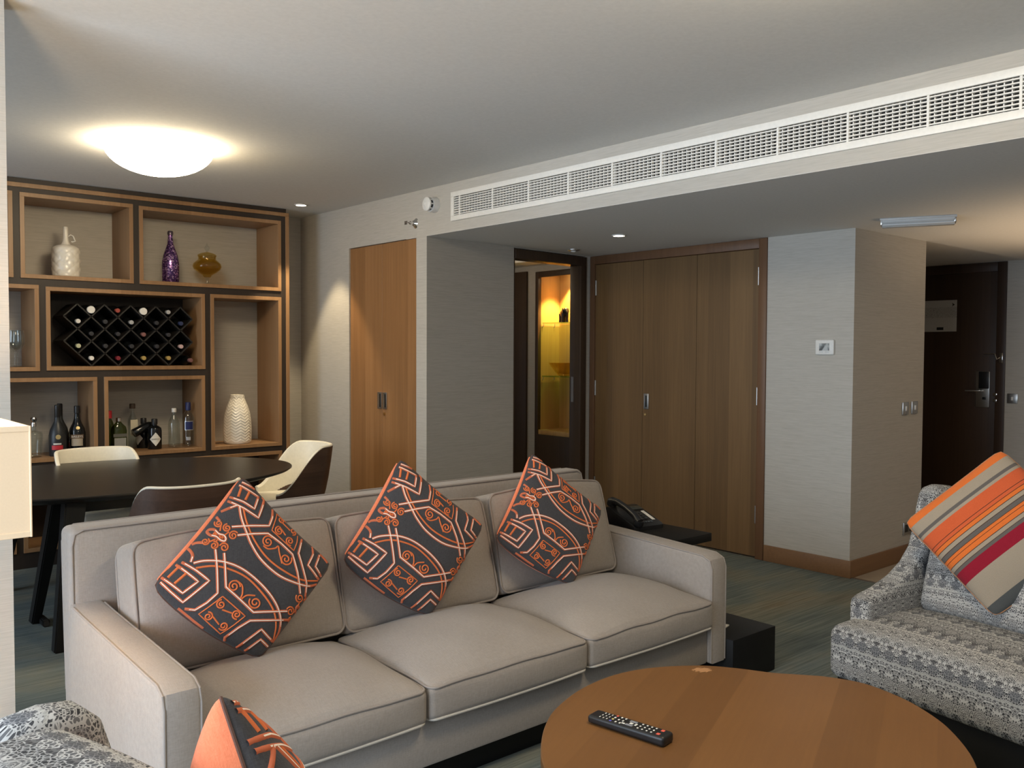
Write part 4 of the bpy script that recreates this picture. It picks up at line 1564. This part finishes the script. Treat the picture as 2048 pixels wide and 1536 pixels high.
Wl = [  # cream cords with orange shading
    lin([(716, 118), (760, 128), (905, 222), (936, 288), (868, 430), (760, 350), (648, 283)]),
    lin([(712, 150), (738, 155), (887, 262), (842, 358), (760, 298), (664, 250)]),
    lin([(262, 728), (300, 740), (400, 810), (498, 893), (325, 1043), (230, 960), (112, 850)]),
    lin([(228, 742), (260, 757), (420, 895), (315, 975), (230, 905), (136, 832)]),
    lin([(1330, 650), (1295, 635), (1285, 690), (1232, 770), (1300, 845), (1340, 880)]),
    lin([(1375, 690), (1340, 690), (1292, 775), (1340, 840), (1360, 855)]),
    lin([(1310, 640), (1370, 700), (1440, 770)]),
    lin([(1000, 1335), (940, 1290), (885, 1240), (800, 1310), (718, 1385), (800, 1450)]),
    lin([(965, 1372), (885, 1310), (790, 1392), (850, 1452)]),
    smooth([(728, 335), (738, 430), (775, 550), (810, 640), (880, 750), (1000, 855), (1130, 905), (1240, 918), (1330, 890)]),
    smooth([(380, 755), (460, 742), (600, 757), (740, 815), (870, 920), (970, 1040), (1020, 1150), (1022, 1250), (985, 1325)]),
    lin([(660, 492), (800, 490), (950, 492), (985, 425), (1000, 365), (988, 330)]),
    lin([(700, 560), (820, 552), (935, 550), (1030, 620), (1115, 700), (1145, 830), (1165, 975)]),
    lin([(1228, 560), (1200, 610), (1165, 690), (1190, 800), (1215, 900), (1212, 990)]),
    lin([(538, 660), (552, 820), (563, 985), (490, 1055), (415, 1103), (345, 1092)]),
    lin([(602, 690), (612, 820), (620, 942), (720, 1030), (820, 1122), (940, 1115), (1068, 1105)]),
    lin([(660, 1395), (645, 1300), (720, 1235), (800, 1182), (940, 1175), (1090, 1165)]),
    lin([(300, 1085), (420, 1180), (570, 1290), (590, 1320)]),
    lin([(570, 372), (640, 345), (712, 322)]),
    smooth([(350, 635), (375, 690), (362, 745)]),
    smooth([(372, 612), (405, 597), (450, 600)]),
    lin([(560, 405), (578, 440)]),
    smooth([(492, 505), (485, 520), (505, 545), (545, 560), (575, 590), (605, 600), (615, 580), (600, 555), (565, 540), (535, 505), (505, 500), (492, 505)]),
    smooth([(1140, 1080), (1150, 1064), (1168, 1072), (1170, 1095), (1155, 1112), (1140, 1100), (1140, 1080)]),
    lin([(1212, 985), (1222, 1010)]),
]
Ol = [  # broad orange bands
    (smooth([(755, 345), (778, 470), (835, 610), (925, 735), (1045, 825), (1180, 880), (1312, 875)]), 15),
    (smooth([(398, 792), (520, 785), (640, 812), (775, 880), (893, 1000), (968, 1110), (992, 1210), (985, 1305)]), 15),
    (lin([(758, 160), (722, 255)]), 20), (lin([(820, 208), (775, 285)]), 20),
    (lin([(285, 765), (200, 850)]), 20), (lin([(338, 822), (250, 900)]), 20),
    (lin([(1420, 790), (1385, 850)]), 16), (lin([(935, 1440), (985, 1370)]), 16),
    (lin([(1035, 395), (1000, 462), (970, 525), (1050, 600), (1130, 672), (1165, 610), (1192, 535)]), 10),
    (lin([(1035, 395), (1110, 460), (1192, 535)]), 10),
    (lin([(600, 1010), (520, 1075), (445, 1133), (525, 1205), (610, 1277), (690, 1215), (765, 1150), (680, 1078), (600, 1010)]), 10),
]
Sl = [
    spiral((568, 458), 30, 0, 1.6, 1), spiral((628, 498), 32, 1, 1.6, 1), spiral((672, 560), 36, 2, 1.6, 1),
    spiral((468, 592), 30, 3, 1.6, -1), spiral((530, 628), 32, 2, 1.6, -1), spiral((603, 648), 36, 1, 1.6, -1),
    lin([(585, 470), (575, 520)]), lin([(640, 530), (600, 560)]), lin([(490, 600), (540, 580)]), lin([(545, 600), (560, 575)]),
    spiral((1165, 1008), 34, 0, 1.6, 1), spiral((1097, 1105), 34, 1, 1.6, -1), spiral((1212, 1020), 14, 1, 1.2, 1), spiral((1108, 1163), 20, 2, 1.4, 1),
    lin([(1165, 1040), (1150, 1080)]), lin([(1125, 1110), (1145, 1095)]),
    spiral((535, 540), 14, 0, 1.2, 1), spiral((580, 565), 16, 0, 1.2, 1),
    spiral((932, 612), 46, 1.2, 1.7, 1), spiral((1062, 738), 46, -2.2, 1.7, -1), smooth([(895, 640), (930, 665), (985, 660), (1010, 645), (1015, 690), (1030, 770)]),
    spiral((678, 938), 46, 2.0, 1.7, 1), spiral((832, 1055), 46, -.6, 1.7, 1), smooth([(690, 895), (735, 930), (740, 990), (725, 1035), (770, 1005), (830, 1005)]),
    spiral((1028, 528), 34, 1, 1.6, 1), spiral((1108, 602), 34, -1, 1.6, -1), spiral((1062, 442), 28, 2, 1.5, -1), spiral((1152, 528), 28, -1, 1.5, 1), lin([(1035, 495), (1078, 560)]), lin([(1070, 465), (1125, 520)]),
    spiral((592, 1068), 34, 1, 1.6, 1), spiral((705, 1140), 34, -1, 1.6, -1), spiral((512, 1152), 32, 2, 1.6, -1), spiral((622, 1222), 32, -1, 1.6, 1), lin([(600, 1105), (670, 1130)]), lin([(540, 1150), (590, 1210)]),
]


def make_pillow(name, label, corners, nrm, thick, mats, embroider=True, parent_loc=None, group=None, back_scale=1.5, n=34, pinch=.006, cat='cushion', rolled=False):
    T, L, Bc, R = [Vector(c) for c in corners]
    nrm = Vector(nrm).normalized()
    ctr = (T + L + Bc + R) / 4
    loc = Vector((ctr.x, ctr.y, min(T.z, L.z, Bc.z, R.z)))
    t = thing(name, label, cat, loc, 0, group)

    def base(s_, u):
        # pinch the middle of each edge towards the centre
        a, b = bow(s_, u) if embroider else bow(s_, u, (pinch,) * 4)
        k = .020 * abs(2 * s_ - 1) ** 12 * abs(2 * u - 1) ** 12
        a, b = a + k * (1 - 2 * s_), b + k * (1 - 2 * u)
        return L * (1 - a) * (1 - b) + Bc * a * (1 - b) + R * a * b + T * (1 - a) * b

    def hgt(s_, u):
        k = max(0.0, 16 * s_ * (1 - s_) * u * (1 - u))
        w = 1 + .05 * math.sin(7 * s_ + 3 * u) * math.sin(5 * u - 2 * s_)
        return thick * 1.08 * k ** .47 * w

    def surf(s_, u, off=0.0, sg=1):
        s_ = min(1, max(0, s_))
        u = min(1, max(0, u))
        return base(s_, u) + nrm * sg * (hgt(s_, u) * (1 if sg > 0 else back_scale) + off) - loc

    def sheet(sg):
        bm = NB()
        uvl = bm.loops.layers.uv.new('UVMap')
        par = [.5 - .5 * math.cos(PI * i / n) for i in range(n + 1)]
        g = [[bm.verts.new(surf(a, b, 0, sg)) for b in par] for a in par]
        for i in range(n):
            for j in range(n):
                q = [(i, j), (i + 1, j), (i + 1, j + 1), (i, j + 1)]
                if sg < 0:
                    q.reverse()
                f = bm.faces.new([g[a][b] for a, b in q])
                for lp, (a, b) in zip(f.loops, q):
                    lp[uvl].uv = (par[a], par[b])
        return bm
    mesh_obj('front_panel', sheet(1), mats[0], t)
    mesh_obj('back_panel', sheet(-1), mats[1], t)
    # seam cord around the edge
    pts = []
    for (a, b) in [(i / 16, 0) for i in range(16)] + [(1, i / 16) for i in range(16)] + [(1 - i / 16, 1) for i in range(16)] + [(0, 1 - i / 16) for i in range(16)]:
        pts.append(surf(a, b))
    mesh_obj('seam', tube(NB(), pts, .0028, 6, True), mats[2], t)
    if rolled:                  # coral back cloth rolled round the upper left edge
        ks = [i / 20 for i in range(1, 20)]
        mesh_obj('rolled_edge', tube(NB(), [surf(0, k) - nrm * .004 for k in ks], .008, 10, radii=[.008 * (4 * k * (1 - k)) ** .5 + .001 for k in ks]), mats[1], t)
    if embroider:
        bm = NB()

        def ribbon(st, w, off, mi):
            run = []
            for q in list(st) + [(9, 9)]:
                if .004 < q[0] < .996 and .004 < q[1] < .996:
                    run.append(q)
                else:
                    if len(run) > 1:
                        cord(run, w, off, mi)
                    run = []

        def cord(st, w, off, mi):
            P = [surf(a, b, off) for a, b in st]
            prev = None
            for i in range(len(P)):
                d = P[min(i + 1, len(P) - 1)] - P[max(0, i - 1)]
                if d.length < 1e-7:
                    continue
                d.normalize()
                a, b = st[i]
                e = 1e-3
                nn = (surf(a + e, b) - surf(a - e, b)).cross(surf(a, b + e) - surf(a, b - e))
                if nn.length < 1e-12 or nn.normalized().dot(nrm) < .15:
                    nn = nrm.copy()
                nn.normalize()
                sd_ = d.cross(nn).normalized() * w / 2
                q = [bm.verts.new(P[i] + sd_ - nn * .001), bm.verts.new(P[i] + sd_ * .5 + nn * w * .22), bm.verts.new(P[i] - sd_ * .5 + nn * w * .22), bm.verts.new(P[i] - sd_ - nn * .001)]
                if prev:
                    for k in range(3):
                        f = bm.faces.new((prev[k], q[k], q[k + 1], prev[k + 1]))
                        f.material_index = mi
                prev = q
        for ln_, w in Ol:
            ribbon([to_st(p) for p in ln_], w * .00042, .0008, 0)
        for ln_ in Sl:
            ribbon([to_st(p) for p in ln_], .0052, .0010, 0)
        for ln_ in Wl:
            st = [to_st(p) for p in ln_]
            ribbon(st, .0105, .0004, 2)
            ribbon(st, .0058, .0016, 1)
        mesh_obj('embroidery', bm, [MATS['orange'], MATS['yarn'], MATS['rust']], t, sharp=80)
    return t


PM = [MATS['charcoal'], MATS['coral'], simple('brown_seam', (.10, .045, .03), .9)]
CU = [([[1.2373, 2.79, 1.0389], [0.919, 2.73, 0.7347], [1.2277, 2.6453, 0.463], [1.5139, 2.6943, 0.7167]], (-.0507, -.9684, .2441), 'charcoal cushion with orange and cream embroidery on the sofa seat by the left arm'),
      ([[1.8638, 2.7966, 1.0495], [1.5993, 2.7746, 0.703], [1.9218, 2.6825, 0.4591], [2.1928, 2.6966, 0.7665]], (-.1465, -.9738, .1739), 'charcoal cushion with orange and cream embroidery on the middle sofa seat'),
      ([[2.5901, 2.8579, 1.0135], [2.31, 2.769, 0.6831], [2.6366, 2.6456, 0.4621], [2.8958, 2.7186, 0.7429]], (-.1156, -.9302, .3484), 'charcoal cushion with orange and cream embroidery on the right sofa seat near the telephone')]
for cs, nn, lab in CU:
    make_pillow('embroidered_cushion', lab, cs, nn, .062, PM, group='embroidered sofa cushions', rolled=True)

# striped cushion
st = NT('striped_wool')
u = st.xyz(st.uv())[0]
OR, BE, GY, RO, DK, CR, TE = (.72, .17, .035), (.36, .30, .23), (.13, .115, .105), (.62, .115, .04), (.07, .03, .02), (.28, .012, .03), (.085, .09, .09)
cuts = [(0, OR), (.075, BE), (.162, GY), (.190, BE), (.215, RO), (.318, DK), (.323, RO), (.350, DK), (.355, OR), (.385, DK), (.390, BE), (.422, DK), (.427, GY), (.460, DK), (.464, OR), (.487, DK), (.491, OR), (.528, DK), (.533, BE), (.563, DK), (.567, GY), (.592, CR), (.690, BE), (.915, TE)]
col = None
for (p, c) in cuts:
    if col is None:
        col = c
    else:
        col = st.mix(st.math('GREATER_THAN', u, p), col, c)
fz = st.noise(st.scale(st.uv(), (160, 160, 1)), 1, 2)
st.set(Base__Color=st.mix(st.math('MULTIPLY', fz, .22), col, (.02, .015, .012)), Roughness=.95, Specular__IOR__Level=.1, Sheen__Weight=.1)
st.bump(fz, .4, .004)
make_pillow('striped_cushion', 'orange, beige and crimson striped cushion propped on the patterned armchair', [[3.7768, 1.381, 1.0721], [3.5403, 1.6542, .7657], [3.5081, 1.2893, .4652], [3.7446, 1.0161, .7717]], (-.8639, -.2725, .4236), .068, [st.m, simple('beige_wool', (.36, .30, .23), .95), simple('beige_seam', (.4, .2, .1), .9)], embroider=False)

# ---------------------------------------------------------------- armchairs


def make_armchair(label):
    """local x = width (centred), y = depth from front edge to back, z up"""
    t = thing('wing_armchair', label, 'armchair', (0, 0, 0), 0, 'armchairs in ornate grey fabric')
    H = .425

    def crown(q):
        q = q.copy()
        k = (q.z + .105) / .21
        if k > .5:
            fx = max(0, 1 - (q.x / H) ** 2)
            fy = max(0, 1 - (q.y / .31) ** 2)
            q.z += .05 * (2 * k - 1) * fx ** .5 * fy ** .5
        return q
    bm = NB()
    rbox(bm, (0, .31, .270), (H, .31, .102), .040, 10, crown)
    mesh_obj('seat', bm, MATS['damask'], t)
    prof = [(.125, .22), (.122, .44), (.132, .468), (.16, .480), (.25, .498), (.36, .535), (.44, .582), (.495, .64), (.525, .72), (.545, .80), (.562, .855), (.59, .882), (.64, .890), (.70, .884), (.745, .85), (.77, .78), (.80, .40), (.79, .20)]
    for sx in (-1, 1):
        a, b = (sx * (H - .095), sx * H)
        bm = prism(NB(), prof, min(a, b), max(a, b), 'yz', .030, seg=4)
        mesh_obj('wing_arm', bm, MATS['damask'], t)

    def lb(q):
        q = q.copy()
        q.y += .065 * (q.z / .30)
        q.y -= .02 * max(0, 1 - (q.x / .34) ** 2) * (1 if q.y < 0 else 0)
        q.z += .012 * max(0, 1 - (q.x / .34) ** 2) * (1 if q.z > 0 else 0)
        return q
    bm = NB()
    rbox(bm, (0, .655, .575), (.336, .085, .312), .045, 8, lb)
    mesh_obj('backrest', bm, MATS['damask'], t)
    Mx = Matrix.Translation((0, .515, .585)) @ Matrix.Rotation(math.radians(-17), 4, 'X')

    def puff(q):
        q = q.copy()
        q.y += (-.04 if q.y < 0 else .01) * max(0, 1 - (q.x / .31) ** 2) ** .6 * max(0, 1 - (q.z / .2) ** 2) ** .6
        return q
    bm = NB()
    rbox(bm, (0, 0, 0), (.312, .055, .20), .040, 8, puff, Mx)
    mesh_obj('back_cushion', bm, MATS['damask'], t)
    mesh_obj('plinth', B(-H + .03, H - .03, .03, .76, 0, .17, .004), MATS['blackmatte'], t)
    return t


pr_b = math.atan2(-.987, -.161)
ac = make_armchair('grey ornate patterned wing armchair right of the coffee table, striped cushion on it')
cc_ = Vector((3.228, 1.809, 0)) + Vector((-.161, -.987, 0)) * .425
ac.location = cc_
ac.rotation_euler = (0, 0, pr_b)
az = math.radians(10)
ac2 = dup(ac, (1.038, 1.25, 0), math.atan2(math.cos(az), -math.sin(az)), 'grey ornate patterned wing armchair in the near left corner, embroidered cushion on it')

# cushion on the near armchair
n2h = Vector((math.cos(math.radians(-18)), math.sin(math.radians(-18)), 0))
n2 = (n2h * .95 + Vector((0, 0, .31))).normalized()
up2 = (Vector((0, 0, .95)) - n2h * .31).normalized()
lf2 = n2.cross(up2)
T2 = Vector((.494, 1.200, .972))
c2_ = T2 - up2 * .305
make_pillow('embroidered_cushion', 'embroidered cushion with coral back standing on the near left armchair', [T2, c2_ + lf2 * .305, T2 - up2 * .61, c2_ - lf2 * .305], n2, .085, PM, group='embroidered chair cushions')

# ---------------------------------------------------------------- coffee table
ct = thing('coffee_table', 'pebble-shaped orange-brown wooden coffee table in the foreground', 'table', (1.93, 1.33, 0))
tw = NT('coffee_table_veneer')
p = tw.pos()
ca, sa = math.cos(math.radians(23)), math.sin(math.radians(23))
x_, y_, z_ = tw.xyz(p)
al = tw.math('ADD', tw.math('MULTIPLY', x_, ca), tw.math('MULTIPLY', y_, sa))
ac_ = tw.math('ADD', tw.math('MULTIPLY', x_, -sa), tw.math('MULTIPLY', y_, ca))
leaf = tw.math('FLOOR', tw.math('DIVIDE', ac_, .135))
wn_ = tw.n('ShaderNodeTexWhiteNoise', _noise_dimensions='1D', W=leaf).outputs['Value']
g1 = tw.noise(tw.comb(tw.math('MULTIPLY', al, 4), tw.math('MULTIPLY', ac_, 90), tw.math('MULTIPLY', wn_, 30)), 1, 4, .6, .3)
g2 = tw.noise(p, 3, 2)
f_ = tw.math('ADD', tw.math('MULTIPLY', g1, .3), tw.math('ADD', tw.math('MULTIPLY', wn_, .35), tw.math('MULTIPLY', g2, .35)))
cb = tw.ramp(f_, [(.25, (.138, .063, .021)), (.5, (.162, .075, .025)), (.75, (.189, .089, .030))])
# worn patch of lost varnish near the far edge
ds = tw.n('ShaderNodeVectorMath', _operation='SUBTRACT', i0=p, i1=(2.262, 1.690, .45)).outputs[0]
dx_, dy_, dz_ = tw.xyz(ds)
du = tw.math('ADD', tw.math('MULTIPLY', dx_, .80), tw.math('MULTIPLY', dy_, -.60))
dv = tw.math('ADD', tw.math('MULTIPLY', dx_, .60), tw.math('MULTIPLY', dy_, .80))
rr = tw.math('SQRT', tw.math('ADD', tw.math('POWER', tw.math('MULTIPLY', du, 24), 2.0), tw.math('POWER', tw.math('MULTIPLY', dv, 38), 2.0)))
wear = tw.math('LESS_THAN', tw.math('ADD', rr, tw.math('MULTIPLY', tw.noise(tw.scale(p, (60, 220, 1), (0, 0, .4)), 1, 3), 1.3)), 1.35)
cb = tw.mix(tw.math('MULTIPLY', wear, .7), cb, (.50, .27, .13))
tw.set(Base__Color=cb, Roughness=.38, Specular__IOR__Level=.35)
OUT = [(1.405, 1.47), (1.458, 1.565), (1.535, 1.650), (1.620, 1.722), (1.71, 1.776), (1.86, 1.828), (2.02, 1.842), (2.16, 1.806), (2.29, 1.722), (2.36, 1.632), (2.413, 1.535), (2.468, 1.465), (2.515, 1.40), (2.548, 1.30), (2.525, 1.175), (2.475, 1.075), (2.405, .985), (2.28, .880), (2.12, .80), (1.93, .765), (1.72, .78), (1.55, .86), (1.44, .99), (1.385, 1.14), (1.375, 1.32)]
o_ = smooth(OUT + OUT[:1], 5)[:-1]
cx_, cy_ = 1.93, 1.33


def ringpoly(k, z):
    out = []
    n = len(o_)
    for i in range(n):
        a, b = np.array(o_[i - 1]), np.array(o_[(i + 1) % n])
        d = b - a
        d = d / (np.linalg.norm(d) + 1e-9)
        nrm_ = np.array([d[1], -d[0]])       # one side normal
        c = np.array([cx_, cy_]) - np.array(o_[i])
        if nrm_ @ c < 0:
            nrm_ = -nrm_
        q = np.array(o_[i]) + nrm_ * k
        out.append((q[0], q[1], z))
    return out


s = NB()
RG = [[s.verts.new(v) for v in ringpoly(k, z)] for k, z in ((.05, .385), (.004, .412), (0, .418), (0, .446), (.003, .450))]
nn_ = len(o_)
for R1, R2 in zip(RG, RG[1:]):
    for i in range(nn_):
        s.faces.new((R1[i], R2[i], R2[(i + 1) % nn_], R1[(i + 1) % nn_]))
s.faces.new(RG[0])
s.faces.new(RG[-1][::-1])
bmesh.ops.recalc_face_normals(s, faces=s.faces)
mesh_obj('tabletop', s, tw.m, ct, True)
s = NB()
RG = [[s.verts.new(v) for v in ringpoly(k, z)] for k, z in ((.16, .0), (.16, .385))]
for i in range(nn_):
    s.faces.new((RG[0][i], RG[1][i], RG[1][(i + 1) % nn_], RG[0][(i + 1) % nn_]))
s.faces.new(RG[0])
s.faces.new(RG[1][::-1])
bmesh.ops.recalc_face_normals(s, faces=s.faces)
mesh_obj('pedestal', s, MATS['blackmatte'], ct, True)

# remote control
TZ = .450
rc = thing('remote_control', 'black television remote control lying on the coffee table', 'remote', (1.742, 1.532, TZ), math.atan2(-.248, .040))
bm = NB()


def rcf(q):
    q = q.copy()
    k = (q.x + .118) / .236
    q.z *= .85 + .25 * k
    return q


rbox(bm, (0, 0, .0125), (.118, .0265, .0125), .008, 6, rcf)
mesh_obj('body', bm, MATS['black'], rc)
bme = {}


def button(x, y, w, h, mat):
    key = (w, h, mat)
    zt = .0262 if x > -.02 else .0245
    if key not in bme:
        o = mesh_obj('button', B(-w / 2, w / 2, -h / 2, h / 2, 0, .0022, .0008, 1), MATS[mat], rc)
        bme[key] = o
    else:
        o = bme[key].copy()
        COL.objects.link(o)
    o.location = (x, y, .0212 + .0032 * (x + .118) / .236 + .0004)
    return o


MATS['btn_red'] = simple('red_button', (.75, .12, .08), .4)
MATS['btn_blue'] = simple('blue_button', (.10, .10, .45), .4)
MATS['btn_grey'] = simple('grey_button', (.22, .23, .27), .3)
MATS['btn_white'] = simple('white_print', (.72, .72, .68), .5)
MATS['btn_yellow'] = simple('yellow_button', (.65, .55, .2), .4)
for y in (-.012, .012):
    button(.094, y, .010, .010, 'btn_red')
for i in range(4):
    for j in range(3):
        button(.074 - .0135 * i, -.014 + .014 * j, .005, .0055, 'btn_white')
button(.020, .0, .006, .012, 'btn_white')
for y in (-.012, .012):
    button(.006, y, .022, .010, 'btn_grey')
button(.006, 0, .010, .008, 'btn_white')
button(-.012, -.012, .010, .006, 'btn_white')
for i, x in enumerate((-.020, -.033)):
    for y in (-.016, 0, .016):
        button(x, y, .005, .007, 'btn_white')
for y, m_ in ((-.018, 'btn_blue'), (-.006, 'btn_yellow'), (.006, 'btn_white'), (.018, 'btn_red')):
    button(-.048, y, .006, .007, m_)
for i in range(3):
    for y in (-.014, 0, .014):
        button(-.062 - .011 * i, y, .003, .007, 'btn_white')
mesh_obj('maker_strip', B(-.106, -.103, -.013, .013, .0212, .0219), MATS['btn_grey'], rc)

# ---------------------------------------------------------------- side table, telephone
sdt = thing('side_table', 'black two-tier side table beyond the right sofa arm', 'side table', (3.36, 2.9, 0))
bm = NB()
box(bm, 3.209, 3.536, 2.235, 3.60, .004, .204, .002)
mesh_obj('base_box', bm, MATS['blackmatte'], sdt, True)
mesh_obj('tabletop', B(3.222, 3.545, 2.600, 3.66, .533, .573, .002), MATS['blackmatte'], sdt, True)
mesh_obj('upright_panel', B(3.225, 3.262, 2.85, 3.55, .204, .533, .002), MATS['blackmatte'], sdt, True)
pp = tag(mesh_obj('notepad', B(-.05, .05, -.075, .075, 0, .006, .001), MATS['label_white']), 'white notepad edge lying on the low tier of the black side table', 'notepad')
pp.location = (3.305, 2.43, .2045)
pp.rotation_euler = (0, 0, .25)

ph = thing('telephone', 'black desk telephone with handset on the side table behind the sofa arm', 'telephone', (3.385, 2.96, .5735), math.radians(-8))
prof = [(-.115, 0), (-.115, .018), (-.105, .026), (.08, .088), (.11, .088), (.115, .075), (.112, 0)]
bm = prism(NB(), prof, -.095, .095, 'yz', .004)
mesh_obj('body', bm, MATS['black'], ph)
sl_ = math.atan2(.062, .185)
PMx = Matrix.Translation((0, -.105, .027)) @ Matrix.Rotation(sl_, 4, 'X')
bm = NB()
box(bm, -.015, .085, .145, .182, 0, .003, .001, M=PMx)
mesh_obj('display', bm, simple('lcd_grey', (.05, .055, .05), .2), ph)
mesh_obj('label_strip', box(NB(), .055, .074, .03, .125, .0005, .003, .0005, 1, M=PMx), MATS['label_white'], ph)
for i in range(4):
    for j in range(3):
        mesh_obj('key', box(NB(), -.022 + .022 * j, -.006 + .022 * j, .045 + .020 * i, .058 + .020 * i, 0, .004, .001, 1, M=PMx), simple('key_grey', (.035, .037, .04), .5), ph)
for j in range(4):
    mesh_obj('function_key', box(NB(), -.020 + .018 * j, -.008 + .018 * j, .014, .024, 0, .003, .001, 1, M=PMx), simple('key_print', (.09, .11, .13), .5), ph)
bm = NB()
HMx = Matrix.Translation((-.068, -.105, .030)) @ Matrix.Rotation(sl_, 4, 'X')
pth = [(0, -.01, .018), (0, .03, .034), (0, .10, .040), (0, .17, .036), (0, .215, .020)]
s = NB()
tube(s, pth, .016, 12, radii=[.022, .017, .0155, .017, .023])
merge(bm, s, 0, HMx)
s = NB()
lathe(s, [(0, -.004), (.024, -.004), (.026, .004), (.024, .022), (0, .026)], (0, -.004, .004), 24)
lathe(s, [(0, -.004), (.025, -.004), (.027, .004), (.025, .024), (0, .028)], (0, .212, .004), 24)
merge(bm, s, 0, HMx)
mesh_obj('handset', bm, MATS['black'], ph)

# ---------------------------------------------------------------- floor lamp at the left
lp = thing('floor_lamp', 'floor lamp with lit cream rectangular shade at the left edge before the pillar', 'lamp', (.35, 2.60, 0))
sh = NT('linen_shade')
xz = sh.xyz(sh.obj())
wv = sh.noise(sh.scale(sh.obj(), (200, 200, 200)), 1, 2)
sh.set(Base__Color=sh.mix(wv, (.60, .47, .33), (.65, .52, .37)), Roughness=.9, Emission__Color=(1.0, .74, .46), Emission__Strength=.17)
MATS['shade'] = sh.m
zl, zh = .985, 1.262
bm = NB()
box(bm, -.18, .178, -.16, -.158, zl, zh)
box(bm, -.18, .178, .158, .16, zl, zh)
box(bm, -.18, -.178, -.158, .158, zl, zh)
box(bm, .176, .178, -.158, .158, zl, zh)
shd = mesh_obj('shade', bm, sh.m, lp)
bm = NB()
for z in (zl, zh - .014):
    for (a, b, c, d) in ((-.183, .181, -.163, -.159), (-.183, .181, .159, .163), (-.183, -.179, -.163, .163), (.177, .181, -.163, .163)):
        box(bm, a, b, c, d, z, z + .014, .001, 1)
for sx in (-.182, .180):
    for sy in (-.162, .162):
        tube(bm, [(sx, sy, zl), (sx, sy, zh)], .0025, 8)
mesh_obj('shade_binding', bm, sh.m, shd)
mesh_obj('pole', lathe(NB(), [(0, .02), (.011, .02), (.011, 1.08), (0, 1.08)], seg=20), MATS['steel'], lp)
mesh_obj('base', lathe(NB(), [(0, 0), (.14, 0), (.142, .012), (.13, .022), (0, .024)], seg=40), MATS['steel'], lp)
bulb = m_emit('lamp_bulb', (1, .75, .45), 25)
bm = NB()
ball(bm, (0, 0, 1.12), .035)
mesh_obj('bulb', bm, bulb, lp)
light('lamp_glow', 'POINT', (.35, 2.60, 1.18), 15, (1.0, .74, .45), shadow_soft_size=.05)

# ---------------------------------------------------------------- remaining light of the place
light('hall_uplight', 'SPOT', (6.5, 1.1, .7), 75, (1.0, .72, .45), spot_size=math.radians(120), spot_blend=.6, shadow_soft_size=.12, rot=(PI, 0, 0))
light('lobby_lamp', 'POINT', (4.9, 6.3, 2.25), 3.0, (1.0, .80, .55), shadow_soft_size=.06)
